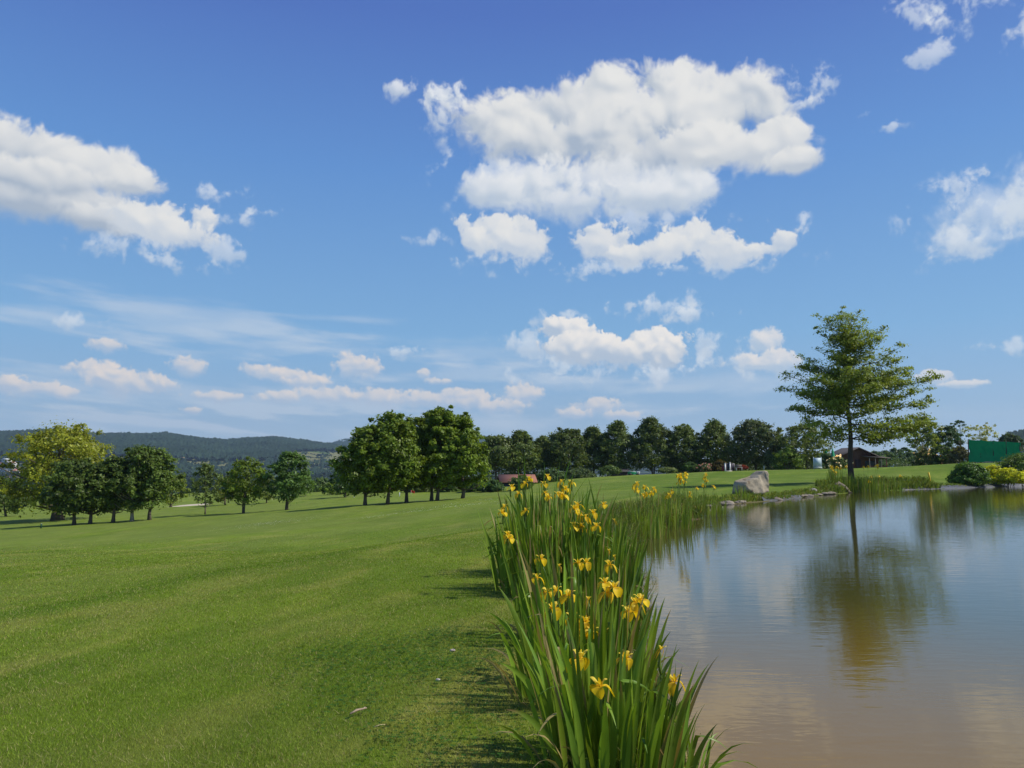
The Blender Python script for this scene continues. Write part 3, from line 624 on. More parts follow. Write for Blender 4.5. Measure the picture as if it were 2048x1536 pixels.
# shrubs and small trees of the boundary behind
bush_defs = [
 (690,994,100,918,664,724,985,'dark tree peeping out behind the left side of the big group','tree',(.036,.070,.022),41),
 (604,990,130,944,580,628,985,'bright green round bush left of the gap with the valley view','bush',(.06,.11,.018),42),
 (640,992,150,955,622,662,988,'dull green bush in the gap with the valley view','bush',(.05,.085,.028),43),
 (660,992,128,958,646,684,988,'bright yellow-green bush at the right of the valley view','bush',(.075,.12,.016),44),
 (681,992,120,978,672,696,989,'low round light green bush right beside the big group','bush',(.07,.12,.016),45),
 (575,990,135,955,552,590,986,'dark green bush behind the many-stemmed young tree','bush',(.04,.075,.022),46),
 (752,990,112,950,715,800,986,'olive hedge bush seen between the first trunks of the big group','bush',(.055,.075,.022),47),
 (845,989,104,955,810,882,986,'olive hedge bush seen between the middle trunks of the big group','bush',(.055,.080,.022),48),
 (905,988,100,955,878,938,986,'green hedge bush behind the rightmost trunk of the big group','bush',(.045,.080,.02),49),
 (958,986,97,950,930,992,984,'dense dark hedge bush right of the big group','bush',(.030,.055,.018),50),
 (985,986,94,962,965,1010,984,'low dark green bush beside the red-roofed hut','bush',(.034,.068,.02),51),
 (1040,985,92,951,1016,1066,984,'round olive bush in front of the red-roofed hut','bush',(.05,.08,.022),52),
 (1100,968,105,938,1075,1130,966,'dark bush hidden behind the tall irises','bush',(.036,.065,.02),53),
 (1160,958,118,938,1130,1190,957,'low grey-green bush under the dark row beside its third gap','bush',(.042,.065,.026),54)]
for px, py, Y, top, x0, x1, cp, lab, cat_, col, sd_ in bush_defs:
    tree_px('shrub' if cat_ == 'bush' else 'small_tree', px, py, Y, top, x0, x1, cp, lab, cat_, 'bushes along the far edge of the lawn' if cat_ == 'bush' else None, shape='dome' if cat_ == 'bush' else 'oval', col=col, clumps=70, each=48, leaf=.15, trunk_r=0 if cat_ == 'bush' else .14, seed=sd_)
# the dark row on the crest
GR = 'dark trees of the row on the crest'
row = [(992,950,132,872,965,1022,'oval','first dark tree of the crest row, right beside the big bright group'),
 (1040,950,134,862,1010,1072,'cone','second dark tree of the crest row, taller than both neighbours'),
 (1086,949,140,874,1064,1110,'cone','small dark tree of the crest row behind the tall iris tips'),
 (1137,948,136,857,1106,1166,'oval','broad dark tree of the crest row right of the iris tips'),
 (1187,946,138,853,1160,1214,'cone','slim dark tree of the crest row with a clear bare trunk'),
 (1238,946,136,842,1204,1270,'cone','pointed dark tree of the crest row beside the green cart'),
 (1307,946,134,833,1270,1342,'cone','tallest pointed tree of the crest row, on a double trunk'),
 (1366,944,134,851,1338,1396,'oval','rounded tree of the crest row above the pink rhododendron'),
 (1431,941,132,840,1398,1462,'cone','dark tree of the crest row over the white gateway')]
for i, (px, py, Y, top, x0, x1, sh, lab) in enumerate(row):
    tree_px('hornbeam_tree', px, py, Y, top - 2, x0 - 13, x1 + 13, 937, lab, 'tree', GR, shape=sh, col=np.array(ROWC) * (.95 + .1 * (i % 3)), clumps=210, each=56, leaf=.19, trunk_r=.2, seed=60 + i, rough=.30, stems=2 if i == 6 else 1, lean=(0, 0))
tree_px('round_tree', 1512, 940, 126, 838, 1460, 1568, 926, 'big round olive-green tree behind the boulder, right of the dark row', 'tree', shape='round', col=(.044, .062, .022), clumps=200, each=60, leaf=.19, trunk_r=.25, seed=71, rough=.22)
tree_px('small_tree', 1612, 940, 118, 842, 1566, 1662, 925, 'sunlit yellowish tree behind the grey notice board', 'tree', shape='round', col=(.062, .088, .020), clumps=130, each=50, leaf=.17, trunk_r=.16, seed=72, rough=.4)
for px, py, Y, top, x0, x1, lab, col, sd_, fl in [
 (1576,940,116,892,1545,1612,'bright green bush under the sunlit yellowish tree',(.065,.105,.016),73,None),
 (1548,940,120,880,1528,1576,'dark bush at the foot of the round olive tree',(.04,.06,.022),74,None),
 (1405,942,121,928,1392,1424,'pink-flowered rhododendron at the lawn edge under the crest row',(.05,.07,.025),75,((.34,.15,.17),60,.10)),
 (1438,941,121,921,1422,1456,'reddish-brown bush just left of the white gateway',(.055,.048,.015),76,None),
 (1382,943,122,924,1366,1396,'green bush left of the pink rhododendron',(.04,.075,.02),77,None),
 (1335,945,126,936,1318,1352,'low pale green bush right of the double-trunked tree',(.075,.105,.035),78,None),
 (1218,948,126,932,1200,1240,'low green bush left of the dark shed',(.05,.085,.025),79,None),
 (1484,939,119,931,1474,1494,'small red-leaved bush just right of the white gateway',(.10,.022,.014),80,None),
 (1676,938,108,914,1654,1700,'white-flowered bush in front of the wooden clubhouse',(.05,.08,.026),81,((.62,.55,.42),120,.10)),
 (1650,938,112,905,1632,1668,'dark green bush behind the grey notice board',(.04,.075,.022),82,None),
 (1855,938,104,898,1826,1884,'cream-flowered bush at the foot of the yellowish tree',(.055,.075,.022),83,((.62,.52,.33),130,.09)),
 (1886,936,103,890,1858,1912,'dark rounded bush between the cream-flowered bush and the netting',(.042,.072,.018),84,None),
 (1922,932,100,893,1898,1944,'brownish bush right beside the green netting',(.055,.06,.024),85,None)]:
    tree_px('shrub', px, py, Y, top, x0, x1, py - 2, lab, 'bush', None, shape='dome', col=col, clumps=75, each=45, leaf=.14, trunk_r=0, seed=sd_, flowers=fl)
tree_px('small_tree', 1852, 938, 105, 828, 1820, 1880, 905, 'yellowish-green tree with a pale staked trunk right of the lone oak', 'tree', shape='oval', col=(.085, .115, .022), clumps=80, each=48, leaf=.15, trunk_r=.12, seed=91, rough=.4, bark=(.3, .26, .2))
tree_px('small_tree', 1897, 935, 118, 850, 1872, 1926, 905, 'dark green tree behind the bushes left of the netting', 'tree', shape='oval', col=(.03, .058, .022), clumps=80, each=48, leaf=.17, trunk_r=.14, seed=92)
tree_px('small_tree', 1924, 930, 112, 838, 1908, 1938, 880, 'thin sparse dark sapling rising above the left end of the netting', 'tree', shape='oval', col=(.035, .07, .03), clumps=16, each=40, leaf=.13, trunk_r=.08, seed=93, rough=.5)
tree_px('small_tree', 1964, 928, 106, 846, 1938, 1990, 895, 'pale yellow-green feathery tree behind the green netting', 'tree', shape='vase', col=(.16, .18, .06), clumps=46, each=30, leaf=.11, trunk_r=.08, seed=94, rough=.5, hollow=.2)
tree_px('small_tree', 2018, 925, 130, 866, 1998, 2046, 900, 'dark tree behind the right end of the green netting', 'tree', shape='dome', col=(.03, .05, .022), clumps=70, each=48, leaf=.17, trunk_r=.16, seed=95)
# far hedge under the open sky right of the oak: individual bushes
for i, (px, top) in enumerate([(1752,902),(1772,900),(1792,896),(1812,894),(1830,900)]):
    tree_px('hedge_bush', px, 932, 170 + 3 * i, top, px - 20, px + 20, 931, ['first hedge bush beside the clubhouse corner, open sky above','second hedge bush from the clubhouse corner, open sky above','middle bush of the far hedge right of the clubhouse','tallest bush of the far hedge, second from the yellowish tree','bush of the far hedge next to the yellowish tree'][i], 'bush', 'bushes of the far hedge right of the oak', shape='dome', col=(.036, .066, .026), clumps=60, each=40, leaf=.2, trunk_r=0, seed=100 + i)
# bushes on the far bank of the pond
tree_px('shrub', 1937, 976, 71, 924, 1904, 1972, 974, 'dark green bush hanging over the water on the far bank', 'bush', shape='dome', col=(.042, .088, .014), clumps=150, each=80, leaf=.085, trunk_r=0, seed=111, rough=.14)
for i, (px, top, x0, x1, lab) in enumerate([(1985,930,1962,2012,'yellow-leaved bush next to the dark waterside bush'),(2016,936,1992,2040,'middle yellow-leaved bush of the bank planting'),(2042,944,2018,2070,'yellow-leaved bush at the right edge of the picture')]):
    tree_px('golden_shrub', px, 966 + i, 73 - i, top, x0, x1, 964, lab, 'bush', 'yellow-leaved bushes on the far bank', shape='dome', col=(.235, .270, .012), clumps=100, each=70, leaf=.07, trunk_r=0, seed=120 + i, rough=.2)
tree_px('shrub', 2040, 962, 78, 908, 2000, 2100, 960, 'soft green bush behind the yellow-leaved bushes at the right edge', 'bush', shape='dome', col=(.055, .095, .018), clumps=150, each=70, leaf=.09, trunk_r=0, seed=131)

# the lone oak by the water: limbs traced from the photograph, each with its own depth
def lone_oak():
    g = np.random.default_rng(500); D0 = 58.0
    B = at(1703, 962, D0); B[2] = gz(B[0], B[1])
    root = thing('lone_oak', B, 'tall open-branched oak standing alone at the water on the far bank', 'tree')
    sc = 3.34
    def Q(x, y, dy=0.0): return at(1550 + x / sc, 600 + y / sc, D0 + dy) if False else (lambda p: np.array([p[0], D0 + dy, p[2]]))(at(1550 + x / sc, 600 + y / sc, D0))
    b = MB(); bc = np.array((.085, .07, .055)); m = MB()
    tp = [(511,1190),(507,1080),(504,950),(497,850),(490,750),(487,640),(484,540),(479,440),(478,340),(486,240),(500,160),(520,95)]
    T = np.array([Q(x, y, .15 * math.sin(i * 1.7)) for i, (x, y) in enumerate(tp)]); T[0, 2] = B[2] - .1
    b.tube(T, [.26, .185, .165, .15, .14, .125, .11, .09, .07, .05, .03, .012], 9, bc)
    def trunk_at(y): 
        ys = [p[1] for p in tp][::-1]; return np.array([np.interp(y, ys, T[::-1, k]) for k in range(3)])
    cents = []; sprd = []; tint = []
    def pad(p, r, n): 
        cents.append(p); sprd.append(r); tint.append((.75 + .55 * g.random()))
    def limb(y0, tip, dy, sag=0.0, leaf_from=.35, thick=.05, dens=1.0):
        S = trunk_at(y0); E = Q(tip[0], tip[1], dy); L = np.linalg.norm(E - S)
        k = 7; t = np.linspace(0, 1, k); pts = S + (E - S) * t[:, None]; pts[:, 2] += (-sag * np.sin(np.pi * t)) * L + .0
        pts[1:-1] += g.normal(size=(k - 2, 3)) * .03 * L
        b.tube(pts, thick * (1 - .85 * t), 5, bc, False)
        dens *= g.choice([.7, 1.0, 1.35]); n = max(3, int(L * 2.8 * dens))
        for q in np.linspace(leaf_from, 1.0, n):
            c = np.array([np.interp(q, t, pts[:, j]) for j in range(3)]); w = .30 + .42 * math.sin(min(1, (1.08 - q) * 1.6) * 1.57)
            for s in range(2 if w > .5 else 1):
                o = g.normal(size=3) * np.array([.28, .45, .12]) * (w + .2); o[2] += .10 + .16 * g.random()
                pad(c + o, w * (.75 + .4 * g.random()), 1)
                if g.random() < .08: pad(c + o + np.array([g.normal() * .2, g.normal() * .3, .35]), w * .6, 1)
                if g.random() < .75: b.tube([c, c + o * .6, c + o], [.016, .011, .004], 3, bc, False)
    R_ = [(925,(930,905),.8,.05),(930,(1010,835),-1.2,.05),(850,(1045,775),1.5,.03),(830,(900,850),-2.2,.04),(760,(1015,690),-1.0,.03),(720,(1025,600),1.0,.02),(700,(930,640),2.4,.02),(650,(1040,525),-.6,.02),(620,(960,480),1.4,.02),(600,(845,395),.4,.0),(560,(800,500),-2.2,.02),(520,(815,320),-.8,.0),(450,(745,262),.6,.0),(430,(690,380),1.8,.0),(380,(700,205),-.3,.0),(340,(640,280),-1.5,.0),(300,(610,150),.5,0),(200,(570,90),0,0),(880,(760,920),-2.6,.05)]
    L_ = [(925,(300,905),1.0,.04),(900,(180,840),-1.6,.03),(870,(260,800),2.0,.02),(800,(108,735),.6,.02),(770,(210,700),-1.8,.02),(690,(62,590),1.0,.02),(670,(130,640),-1.0,.02),(640,(85,505),.4,.0),(600,(200,560),-2.2,.02),(560,(170,395),-.3,.0),(520,(220,450),1.6,.0),(480,(330,380),-1.2,.0),(430,(320,330),.8,.0),(340,(290,220),.2,.0),(300,(350,280),-1.0,.0),(260,(300,120),-.2,.0),(220,(400,150),.7,0),(170,(455,88),0,0)]
    for y0, tip, dy, sag in R_ + L_: limb(y0, tip, dy, sag, .2 if y0 > 500 else .12, .055 if y0 > 500 else .035)
    for k in range(20):                      # limbs towards and away from the viewer
        y0 = g.uniform(230, 900); ln = np.interp(y0, [200, 500, 900], [1.0, 3.4, 4.6]); dy = g.choice([-1, 1]) * ln * g.uniform(.6, 1); dx = g.normal() * 60
        x_ = np.interp(y0, [200, 950], [488, 505]) + dx; limb(y0, (x_, y0 - 55 - 50 * g.random()), dy, .02, .3, .05)
    for k in range(30): 
        y = g.uniform(90, 420); hw = np.interp(y, [90, 250, 420], [60, 170, 150]); pad(Q(490 + g.normal() * hw * .55, y, g.normal() * .8), .42, 1)
    cents_ = np.array(cents); add_leaves(m, cents_, 48, np.array(sprd), .082, np.array(tint), (.088, .124, .017), Q(495, 620, 0), .42, g, .6)
    b.build('trunk', M_BARK, root); m.build('crown', M_LEAF, root)
lone_oak()

def undergrowth():
    """the dark scrub under the crest trees, which reads as one mass"""
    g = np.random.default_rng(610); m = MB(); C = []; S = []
    for (a, b, t0, t1, n) in [(965,1132,938,950,70),(1132,1200,938,948,34),(1216,1262,934,944,18),(1345,1400,922,936,34),(1398,1475,916,934,55),(1465,1580,908,932,95),(1560,1662,906,932,90),(1780,1830,915,932,20)]:
        for _ in range(n):
            px = g.uniform(a, b); Y = g.uniform(133, 150); top = g.uniform(t0, t1); p = at(px, top, Y); bot = at(px, 952, Y)[2]
            for z in np.arange(bot, p[2], .55): C.append([p[0] + g.normal() * .5, Y + g.normal() * .5, z]); S.append(.75)
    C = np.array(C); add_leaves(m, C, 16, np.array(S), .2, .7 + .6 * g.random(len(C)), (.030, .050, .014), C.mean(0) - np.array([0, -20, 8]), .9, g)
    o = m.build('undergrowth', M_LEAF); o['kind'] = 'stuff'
undergrowth()
# ------------------------------------------------------------------ yellow irises
IG = (.150, .255, .022)
def sword(m, base, tip, w, g, bow=.12, col=IG, seg=9, brown=False, fold=None, dry=0.0):
    """one sword leaf: flat blade with a shallow keel, rising from the fan and arching to its point"""
    base = np.array(base, float); tip = np.array(tip, float); d = tip - base; L = np.linalg.norm(d)
    hor = np.array([d[0], d[1], 0.0]); ctrl = base + np.array([0, 0, L * .55]) * 1.0 + hor * (.5 - bow) 
    ctrl = base + d * .5 + (np.array([0, 0, 1.0]) * np.linalg.norm(hor) * .55 - hor * .5 * bow * 2)
    t = np.linspace(0, 1, seg)[:, None]; P = (1 - t)**2 * base + 2 * t * (1 - t) * ctrl + t * t * tip
    if fold is not None:                                      # a leaf whose end has bent over
        k = t[:, 0] > fold; s = (t[k] - fold) / (1 - fold); f0 = P[~k][-1]; hd = unit(hor + g.normal(size=3) * .02 * np.array([1, 1, 0]) + 1e-6)
        P[k] = f0 + hd * s * L * (1 - fold) * .8 + np.array([0, 0, 1]) * (.10 * s - .45 * s * s) * L * (1 - fold)
    T = np.gradient(P, axis=0); T = unit(T)
    fa = g.random() * math.pi; face = np.array([math.cos(fa), math.sin(fa) * .5, 0])
    side = unit(np.cross(T, np.cross(face, T))); nrm = np.cross(T, side)
    tt = t[:, 0]; wd = w * np.clip(np.minimum(.62 + 1.2 * tt, 1.0) * (1 - np.clip((tt - .35) / .65, 0, 1) ** 1.7), .02, 1)
    tw = g.normal() * .35 * tt; sd = side * np.cos(tw)[:, None] + nrm * np.sin(tw)[:, None]
    keel = nrm * (wd * .13)[:, None]
    V = np.stack([P - sd * wd[:, None] / 2, P + keel, P + sd * wd[:, None] / 2], 1)
    c = np.array(col) * g.uniform(.72, 1.3); yl = np.array([.20, .27, .045])
    C = c * (1 - .55 * np.exp(-tt * 5))[:, None] + yl * (.55 * np.exp(-tt * 5))[:, None]
    hue = g.random(); C = C * (1 + np.array([.35, .1, -.1]) * (hue - .4))
    if brown: k = np.clip((tt - .72) / .2, 0, 1)[:, None]; C = C * (1 - k) + np.array([.30, .19, .07]) * k
    if dry: C = C * (1 - dry) + np.array([.36, .27, .11]) * dry
    i = np.arange(seg - 1)[:, None] * 3; j = np.arange(2)[None, :]
    f = np.stack([i + j, i + j + 1, i + j + 4, i + j + 3], -1).reshape(-1, 4)
    m.add(V.reshape(-1, 3), f, np.repeat(C, 3, 0))
def petal_grid(m, path, widths, up, col_fn, cup=.2):
    path = np.array(path, float); T = unit(np.gradient(path, axis=0)); S = unit(np.cross(T, up)); Nn = np.cross(S, T); n = len(path); k = 5
    a = np.linspace(-1, 1, k); V = path[:, None, :] + S[:, None, :] * (a[None, :, None] * np.array(widths)[:, None, None]) + Nn[:, None, :] * ((a**2)[None, :, None] * np.array(widths)[:, None, None] * cup)
    C = np.array([[col_fn(i / (n - 1), abs(q)) for q in a] for i in range(n)]); i = np.arange(n - 1)[:, None] * k; j = np.arange(k - 1)[None, :]
    m.add(V.reshape(-1, 3), np.stack([i + j, i + j + 1, i + k + j + 1, i + k + j], -1).reshape(-1, 4), C.reshape(-1, 3))
Y1, Y2 = np.array([.84, .60, .018]), np.array([.80, .48, .012])
def flower_mesh(g, size=1.0, wilt=0.0):
    m = MB(); a0 = g.random() * 6.283
    for k in range(3):
        a = a0 + k * 2.0944 + g.normal() * .12; o = np.array([math.cos(a), math.sin(a), 0]); u = np.array([0, 0, 1.0]); dr = g.uniform(.8, 1.1) * (1 + .6 * wilt)
        t = np.linspace(0, 1, 9)
        p = [o * (.006 + .050 * s * (1 - .32 * s)) + u * (.018 + .026 * s - .074 * dr * s ** 2.4) for s in t]
        w = np.array([.007, .009, .011, .016, .022, .026, .025, .018, .004]) * (1 - .55 * wilt)
        def fc(s, e):
            c = Y1 * (1 - .25 * e * 0) if s > .2 else Y2
            if .34 < s < .56 and e < .8: c = c * .45 + np.array([.28, .13, .015]) * .55
            return c if not wilt else c * (1 - .6 * wilt * s) + np.array([.35, .18, .05]) * .6 * wilt * s
        petal_grid(m, np.array(p) * size, w * size, u, fc, .28)
        b = a + 1.0472; o2 = np.array([math.cos(b), math.sin(b), 0])
        petal_grid(m, np.array([o2 * (.004 + .010 * s) + u * (.018 + .034 * s) for s in np.linspace(0, 1, 5)]) * size, np.array([.004, .006, .0065, .005, .002]) * size, o2, lambda s, e: Y1 * 1.05, .4)
        petal_grid(m, np.array([o * (.004 + .034 * s) + u * (.022 + .030 * math.sin(s * 1.9) ) for s in np.linspace(0, 1, 6)]) * size, np.array([.006, .008, .009, .0095, .010, .006]) * size, u, lambda s, e: np.array([.86, .66, .08]), -.35)
    return m
FLOWERS = []
def iris_stem(root, foot, head, g, wilt=0.0, size=1.0, bud=True):
    """flower stem (part) carrying its bloom and buds (sub-parts)"""
    foot = np.array(foot, float); head = np.array(head, float); d = head - foot
    sm = MB(); t = np.linspace(0, 1, 7)[:, None]; mid = foot + d * .5 + g.normal(size=3) * .03; P = (1 - t)**2 * foot + 2 * t * (1 - t) * mid + t * t * (head - np.array([0, 0, .004]))
    sm.tube(P, np.linspace(.0062, .0045, 7), 6, (.13, .22, .035))
    hv = P[-1]; sm.tube([hv - np.array([0, 0, .11]), hv - np.array([.006, 0, .07]), hv - np.array([0, 0, .015]), hv + np.array([0, 0, .012])], [.0055, .0085, .0078, .003], 6, (.20, .27, .05))
    st = sm.build('flower_stem', M_IRIS, root, True)
    fm = flower_mesh(g, size, wilt); k = rot = g.normal(size=2) * .22
    mm = MB()
    for v, f, c in zip(fm.v, fm.f, fm.c):
        v2 = v.copy(); v2[:, 0] += v[:, 2] * k[0]; v2[:, 1] += v[:, 2] * k[1]; mm.v.append(v2 + head); mm.f.append(f); mm.c.append(c)
    mm.n = fm.n; sub('flower', st, mm, M_PETAL, True)
    if bud:
        bm_ = MB(); q = hv + np.array([g.choice([-1, 1]) * .014, g.normal() * .01, -.05]); dr = np.array([(q[0] - hv[0]) * 1.4, 0, 1.0])
        bm_.tube([q - dr * .05, q - dr * .01, q + dr * .03, q + dr * .06], [.003, .0085, .0075, .001], 6, (.17, .25, .05)); sub('bud', st, bm_, M_IRIS, True)
GI = 'yellow irises along the near bank'
def clump(label, px, Y, n, ru, rv, hgt, wid, fl, guided=(), seed=0, spread=.35, grp=GI, seg=9, cat='iris', col=IG, yjit=None, withered=()):
    g = np.random.default_rng(seed); C = at(px, 1000, Y); cx, cy = C[0], Y; root = thing('iris_clump', (cx, cy, gz(cx, cy)), label, cat, grp)
    m = MB()
    if Y < 15: n = int(n * (1.85 if Y < 8 else 2.3)); ru *= 1.18
    for q in range(n):
        a = g.random() * 6.283; rr = math.sqrt(g.random()); bx, by = cx + math.cos(a) * rr * ru, cy + math.sin(a) * rr * rv; bz = max(gz(bx, by), WATER - .12)
        h = hgt * g.uniform(.55, 1.05) * (1 - .18 * rr); out = spread * h * (rr * .8 + .12) * g.uniform(.4, 1.3); lean = g.normal(size=2) * .06 * h
        tip = np.array([bx + math.cos(a) * out + lean[0], by + math.sin(a) * out * .8 + lean[1], bz + h])
        sword(m, (bx, by, bz - .03), tip, wid * g.uniform(.7, 1.15), g, g.uniform(.05, .2), col, seg, g.random() < .10, (g.uniform(.62, .8) if g.random() < .11 else None), .85 if g.random() < .085 else 0)
    if Y < 15:
        for q in range(26):                                      # dead straw and short shoots at the foot
            a = g.random() * 6.283; rr = .5 + .7 * g.random(); bx, by = cx + math.cos(a) * rr * ru, cy + math.sin(a) * rr * rv; bz = max(gz(bx, by), WATER - .05); h = g.uniform(.08, .34)
            sword(m, (bx, by, bz), (bx + math.cos(a) * h * g.uniform(.4, 1.4), by + math.sin(a) * h * .8, bz + h * g.uniform(.3, 1)), .016, g, .1, col, 6, False, None, .9 if q < 15 else 0)
    for gd in guided:
        (x0, y0, x1, y1) = gd[:4]; w_ = gd[4] * 1.3 if len(gd) > 4 else wid * 1.15; dy = gd[5] if len(gd) > 5 else 0.0
        A = at(x0, y0, Y + dy); B = at(x1, y1, Y + dy + g.normal() * .05); 
        if y0 > 1480 or True:                                    # root the traced leaf in the ground below its visible start
            zg = gz(A[0], A[1]); dd = unit((B - A)); 
            if A[2] > zg + .02: A = A - np.array([dd[0] * .35, 0, 0]) * (A[2] - zg) - np.array([0, 0, A[2] - zg])
        sword(m, A, B, w_, g, .12, np.array(col) * 1.12, seg + 2, len(gd) > 6 and gd[6] == 1, None, .75 if len(gd) > 6 and gd[6] == 2 else 0)
    m.build('leaves', M_IRIS, root)
    for k, (fx, fy, fY) in enumerate(fl):
        H = at(fx, fy, fY); ft = np.array([cx + (H[0] - cx) * .55 + g.normal() * .03, cy + (fY - cy) * .6, 0]); ft[2] = max(gz(ft[0], ft[1]), WATER - .1)
        iris_stem(root, ft, H, g, g.choice([0, 0, 0, .4]), g.uniform(1.1, 1.4) * (1 if Y < 15 else 1.35 if Y < 35 else 2.0))
    for (fx, fy, fY) in withered:
        H = at(fx, fy, fY); ft = np.array([H[0], H[1], max(gz(H[0], H[1]), WATER - .1)]); iris_stem(root, ft, H, g, 1.3, .6, False)
    return root
def z6(*L): return [(900 + q[0] / 2.535, 930 + q[1] / 2.535) + tuple(q[2:]) for q in L]
def g6(*L): return [(900 + q[0] / 2.535, 930 + q[1] / 2.535, 900 + q[2] / 2.535, 930 + q[3] / 2.535) + tuple(q[4:]) for q in L]
clump('nearest big iris clump at the bottom of the picture, broad arching leaves at the water', 1215, 4.05, 58, .30, .26, .76, .038,
      z6((648,1010,4.2),(770,1148,3.95),(1140,1122,4.1),(880,1000,4.5)),
      g6((600,1540,245,1000,.036,.0),(590,1480,350,955,.036,.1),(600,1400,415,868,.036,.3),(610,1300,460,935,.034,.3),(640,1530,545,1240,.03,-.1),(560,1500,275,1240,.026,-.15,1),
         (870,1540,1020,790,.040,.2),(900,1540,1150,1010,.040,.05),(880,1530,865,1090,.030,-.05,1),(920,1500,1120,1000,.038,.15),(950,1450,1165,930,.034,.3),(1040,1500,1190,1105,.036,.1),(1050,1460,1250,1130,.022,.2),(1000,1430,1115,880,.030,.4),
         (780,1500,793,940,.036,.1),(760,1540,790,1290,.03,-.1),(700,1540,560,1320,.028,-.05),(860,1200,1000,850,.034,.5),(640,1480,720,1490,.024,-.1),(690,1400,585,1160,.03,.2),(1120,1380,1145,1000,.02,.35),(740,1540,690,1180,.032,.1),(1000,1540,1060,1190,.032,.0)),
      seed=901, spread=.46, seg=11, withered=z6((1065,945,4.2),))
clump('iris clump just behind the nearest one, topped by the biggest cluster of yellow blooms', 1170, 5.2, 64, .36, .36, .84, .036,
      z6((628,800,5.5),(690,815,5.4),(722,865,5.35),(682,888,5.3),(490,665,5.7),(535,655,5.8),(595,680,5.6),(523,748,5.5),(912,765,5.3),(945,715,5.4),(975,700,5.45)),
      g6((590,1100,580,462,.042,.4),(830,1100,970,478,.036,.2),(800,1000,880,700,.034,.3),(450,1180,243,612,.036,.0),(430,1100,187,742,.034,.0),(390,1000,225,775,.022,.0,2),(470,1100,348,560,.034,.3),(500,1000,420,520,.032,.4),(900,1200,1015,790,.036,.0),(700,1000,650,640,.03,.4),(960,1200,1040,800,.03,.1)),
      seed=902, spread=.36, seg=10, withered=z6((780,850,5.3),(700,690,5.5)))
clump('iris clump halfway along the near bank, between two tall stands, blooms level with its tips', 1170, 6.9, 72, .52, .5, .94, .040,
      z6((460,490,7.0),(650,512,7.0),(690,508,6.9),(812,520,6.6),(445,588,6.6),(785,615,6.2),(790,665,6.1),(835,640,6.1)), (), seed=903, spread=.26, withered=z6((555,520,7.0),))
clump('tall dark iris stand by the lawn side, two blooms low on its left edge', 1092, 9.6, 92, .52, .5, 1.22, .042,
      z6((300,385,8.9),(296,365,9.0),(275,222,9.3),(268,252,9.2),(378,242,9.6)),
      g6((420,480,165,390,.02,.0),(330,500,245,185,.03,.1),(350,520,250,340,.03,-.3),(330,450,240,240,.028,.2),(420,400,275,140,.03,.2),(380,620,250,330,.03,-.3)), seed=904, spread=.30)
clump('tall iris stand by the water side with blooms in a loose group at its top', 1166, 9.3, 96, .58, .5, 1.12, .040,
      z6((632,232,9.3),(655,215,9.4),(665,268,9.2),(725,255,9.3),(775,212,9.6),(740,322,9.0),(632,320,9.1),(668,318,9.1),(690,275,9.1)),
      g6((760,620,740,80,.03,.3),(800,600,700,60,.03,.5),(690,500,740,340,.026,-.4)), seed=905, spread=.22, withered=z6((835,285,9.2),(805,440,8.6),(830,470,8.4)))
clump('tallest iris stand, its leaf tips reaching up in front of the far dark trees', 1100, 11.0, 96, .56, .5, 1.36, .042,
      z6((310,122,10.6),(375,105,11),(402,78,11.2),(480,105,11.2),(482,152,11),(500,172,10.8),(495,66,11.4),(560,95,11.2),(552,160,10.8),(578,162,10.7),(590,130,11),(346,156,10.8)),
      g6((360,300,345,-10,.036,.0),(380,300,378,-70,.044,.1),(470,300,480,-20,.034,.1),(430,300,410,40,.03,.2),(510,300,560,-35,.034,.3),(520,300,620,-60,.03,.3),(560,260,700,60,.03,.2),(540,300,640,10,.03,.4)), seed=906, spread=.2)
clump('iris stand farthest along the near bank, behind the tallest one and thin with blooms', 1175, 12.8, 90, .7, .7, 1.15, .036, z6((618,98,12.4),), g6((600,300,735,100,.02,.0),), seed=907, spread=.25)
clump('few slim iris leaves standing in the water at the bottom edge of the picture', 1365, 4.45, 3, .06, .06, .30, .018, [], g6((1140,1540,1110,1370,.014,0),(1180,1600,1130,1420,.014,0),(1225,1600,1207,1330,.016,.0),(1290,1600,1335,1340,.016,.05)), seed=908)
# stands beyond the inlet, by the boulder and below the oak
GF = 'yellow irises on the far bank'
def far_clump(label, px, py, Y, n, ru, rv, h, fls, seed, w=.03):
    g = np.random.default_rng(seed); fl = [(x, y, Y + g.normal() * rv * .5) for x, y in fls]
    return clump(label, px, Y, n, ru, rv, h, w, fl, (), seed, .16, GF, 6, col=(.205, .300, .032))
far_clump('iris stand left of the inlet, thickest with yellow blooms at its left edge', 1292, 1045, 20.5, 120, .55, .9, 1.18, [(1272,970),(1274,983),(1270,977),(1291,977),(1294,990),(1286,992),(1302,988),(1308,980)], 920)
far_clump('iris stand in the middle of the far inlet bank with dark upright leaf tips', 1335, 1035, 23.5, 150, .8, 1.1, 1.22, [(1337,992),(1334,996),(1342,985),(1358,954),(1361,960),(1363,951),(1371,955),(1369,965),(1372,949),(1358,967)], 921)
far_clump('iris stand at the right end of the inlet bank, thinning towards the boulder', 1395, 1020, 29.5, 150, 1.0, 1.3, 1.2, [(1411,950),(1409,957),(1413,963),(1394,978),(1379,987),(1380,994),(1407,972),(1428,975)], 922)
far_clump('small tuft of iris leaves at the foot of the boulder', 1484, 1003, 40.3, 40, .38, .3, .85, [], 923, .034)
far_clump('iris stand left of the oak trunk with a row of blooms at its top', 1682, 978, 56.3, 150, 1.0, .8, 1.7, [(1663,935),(1665,940),(1674,936),(1681,938),(1691,935),(1669,944),(1671,950),(1672,946),(1698,965)], 924, .045)
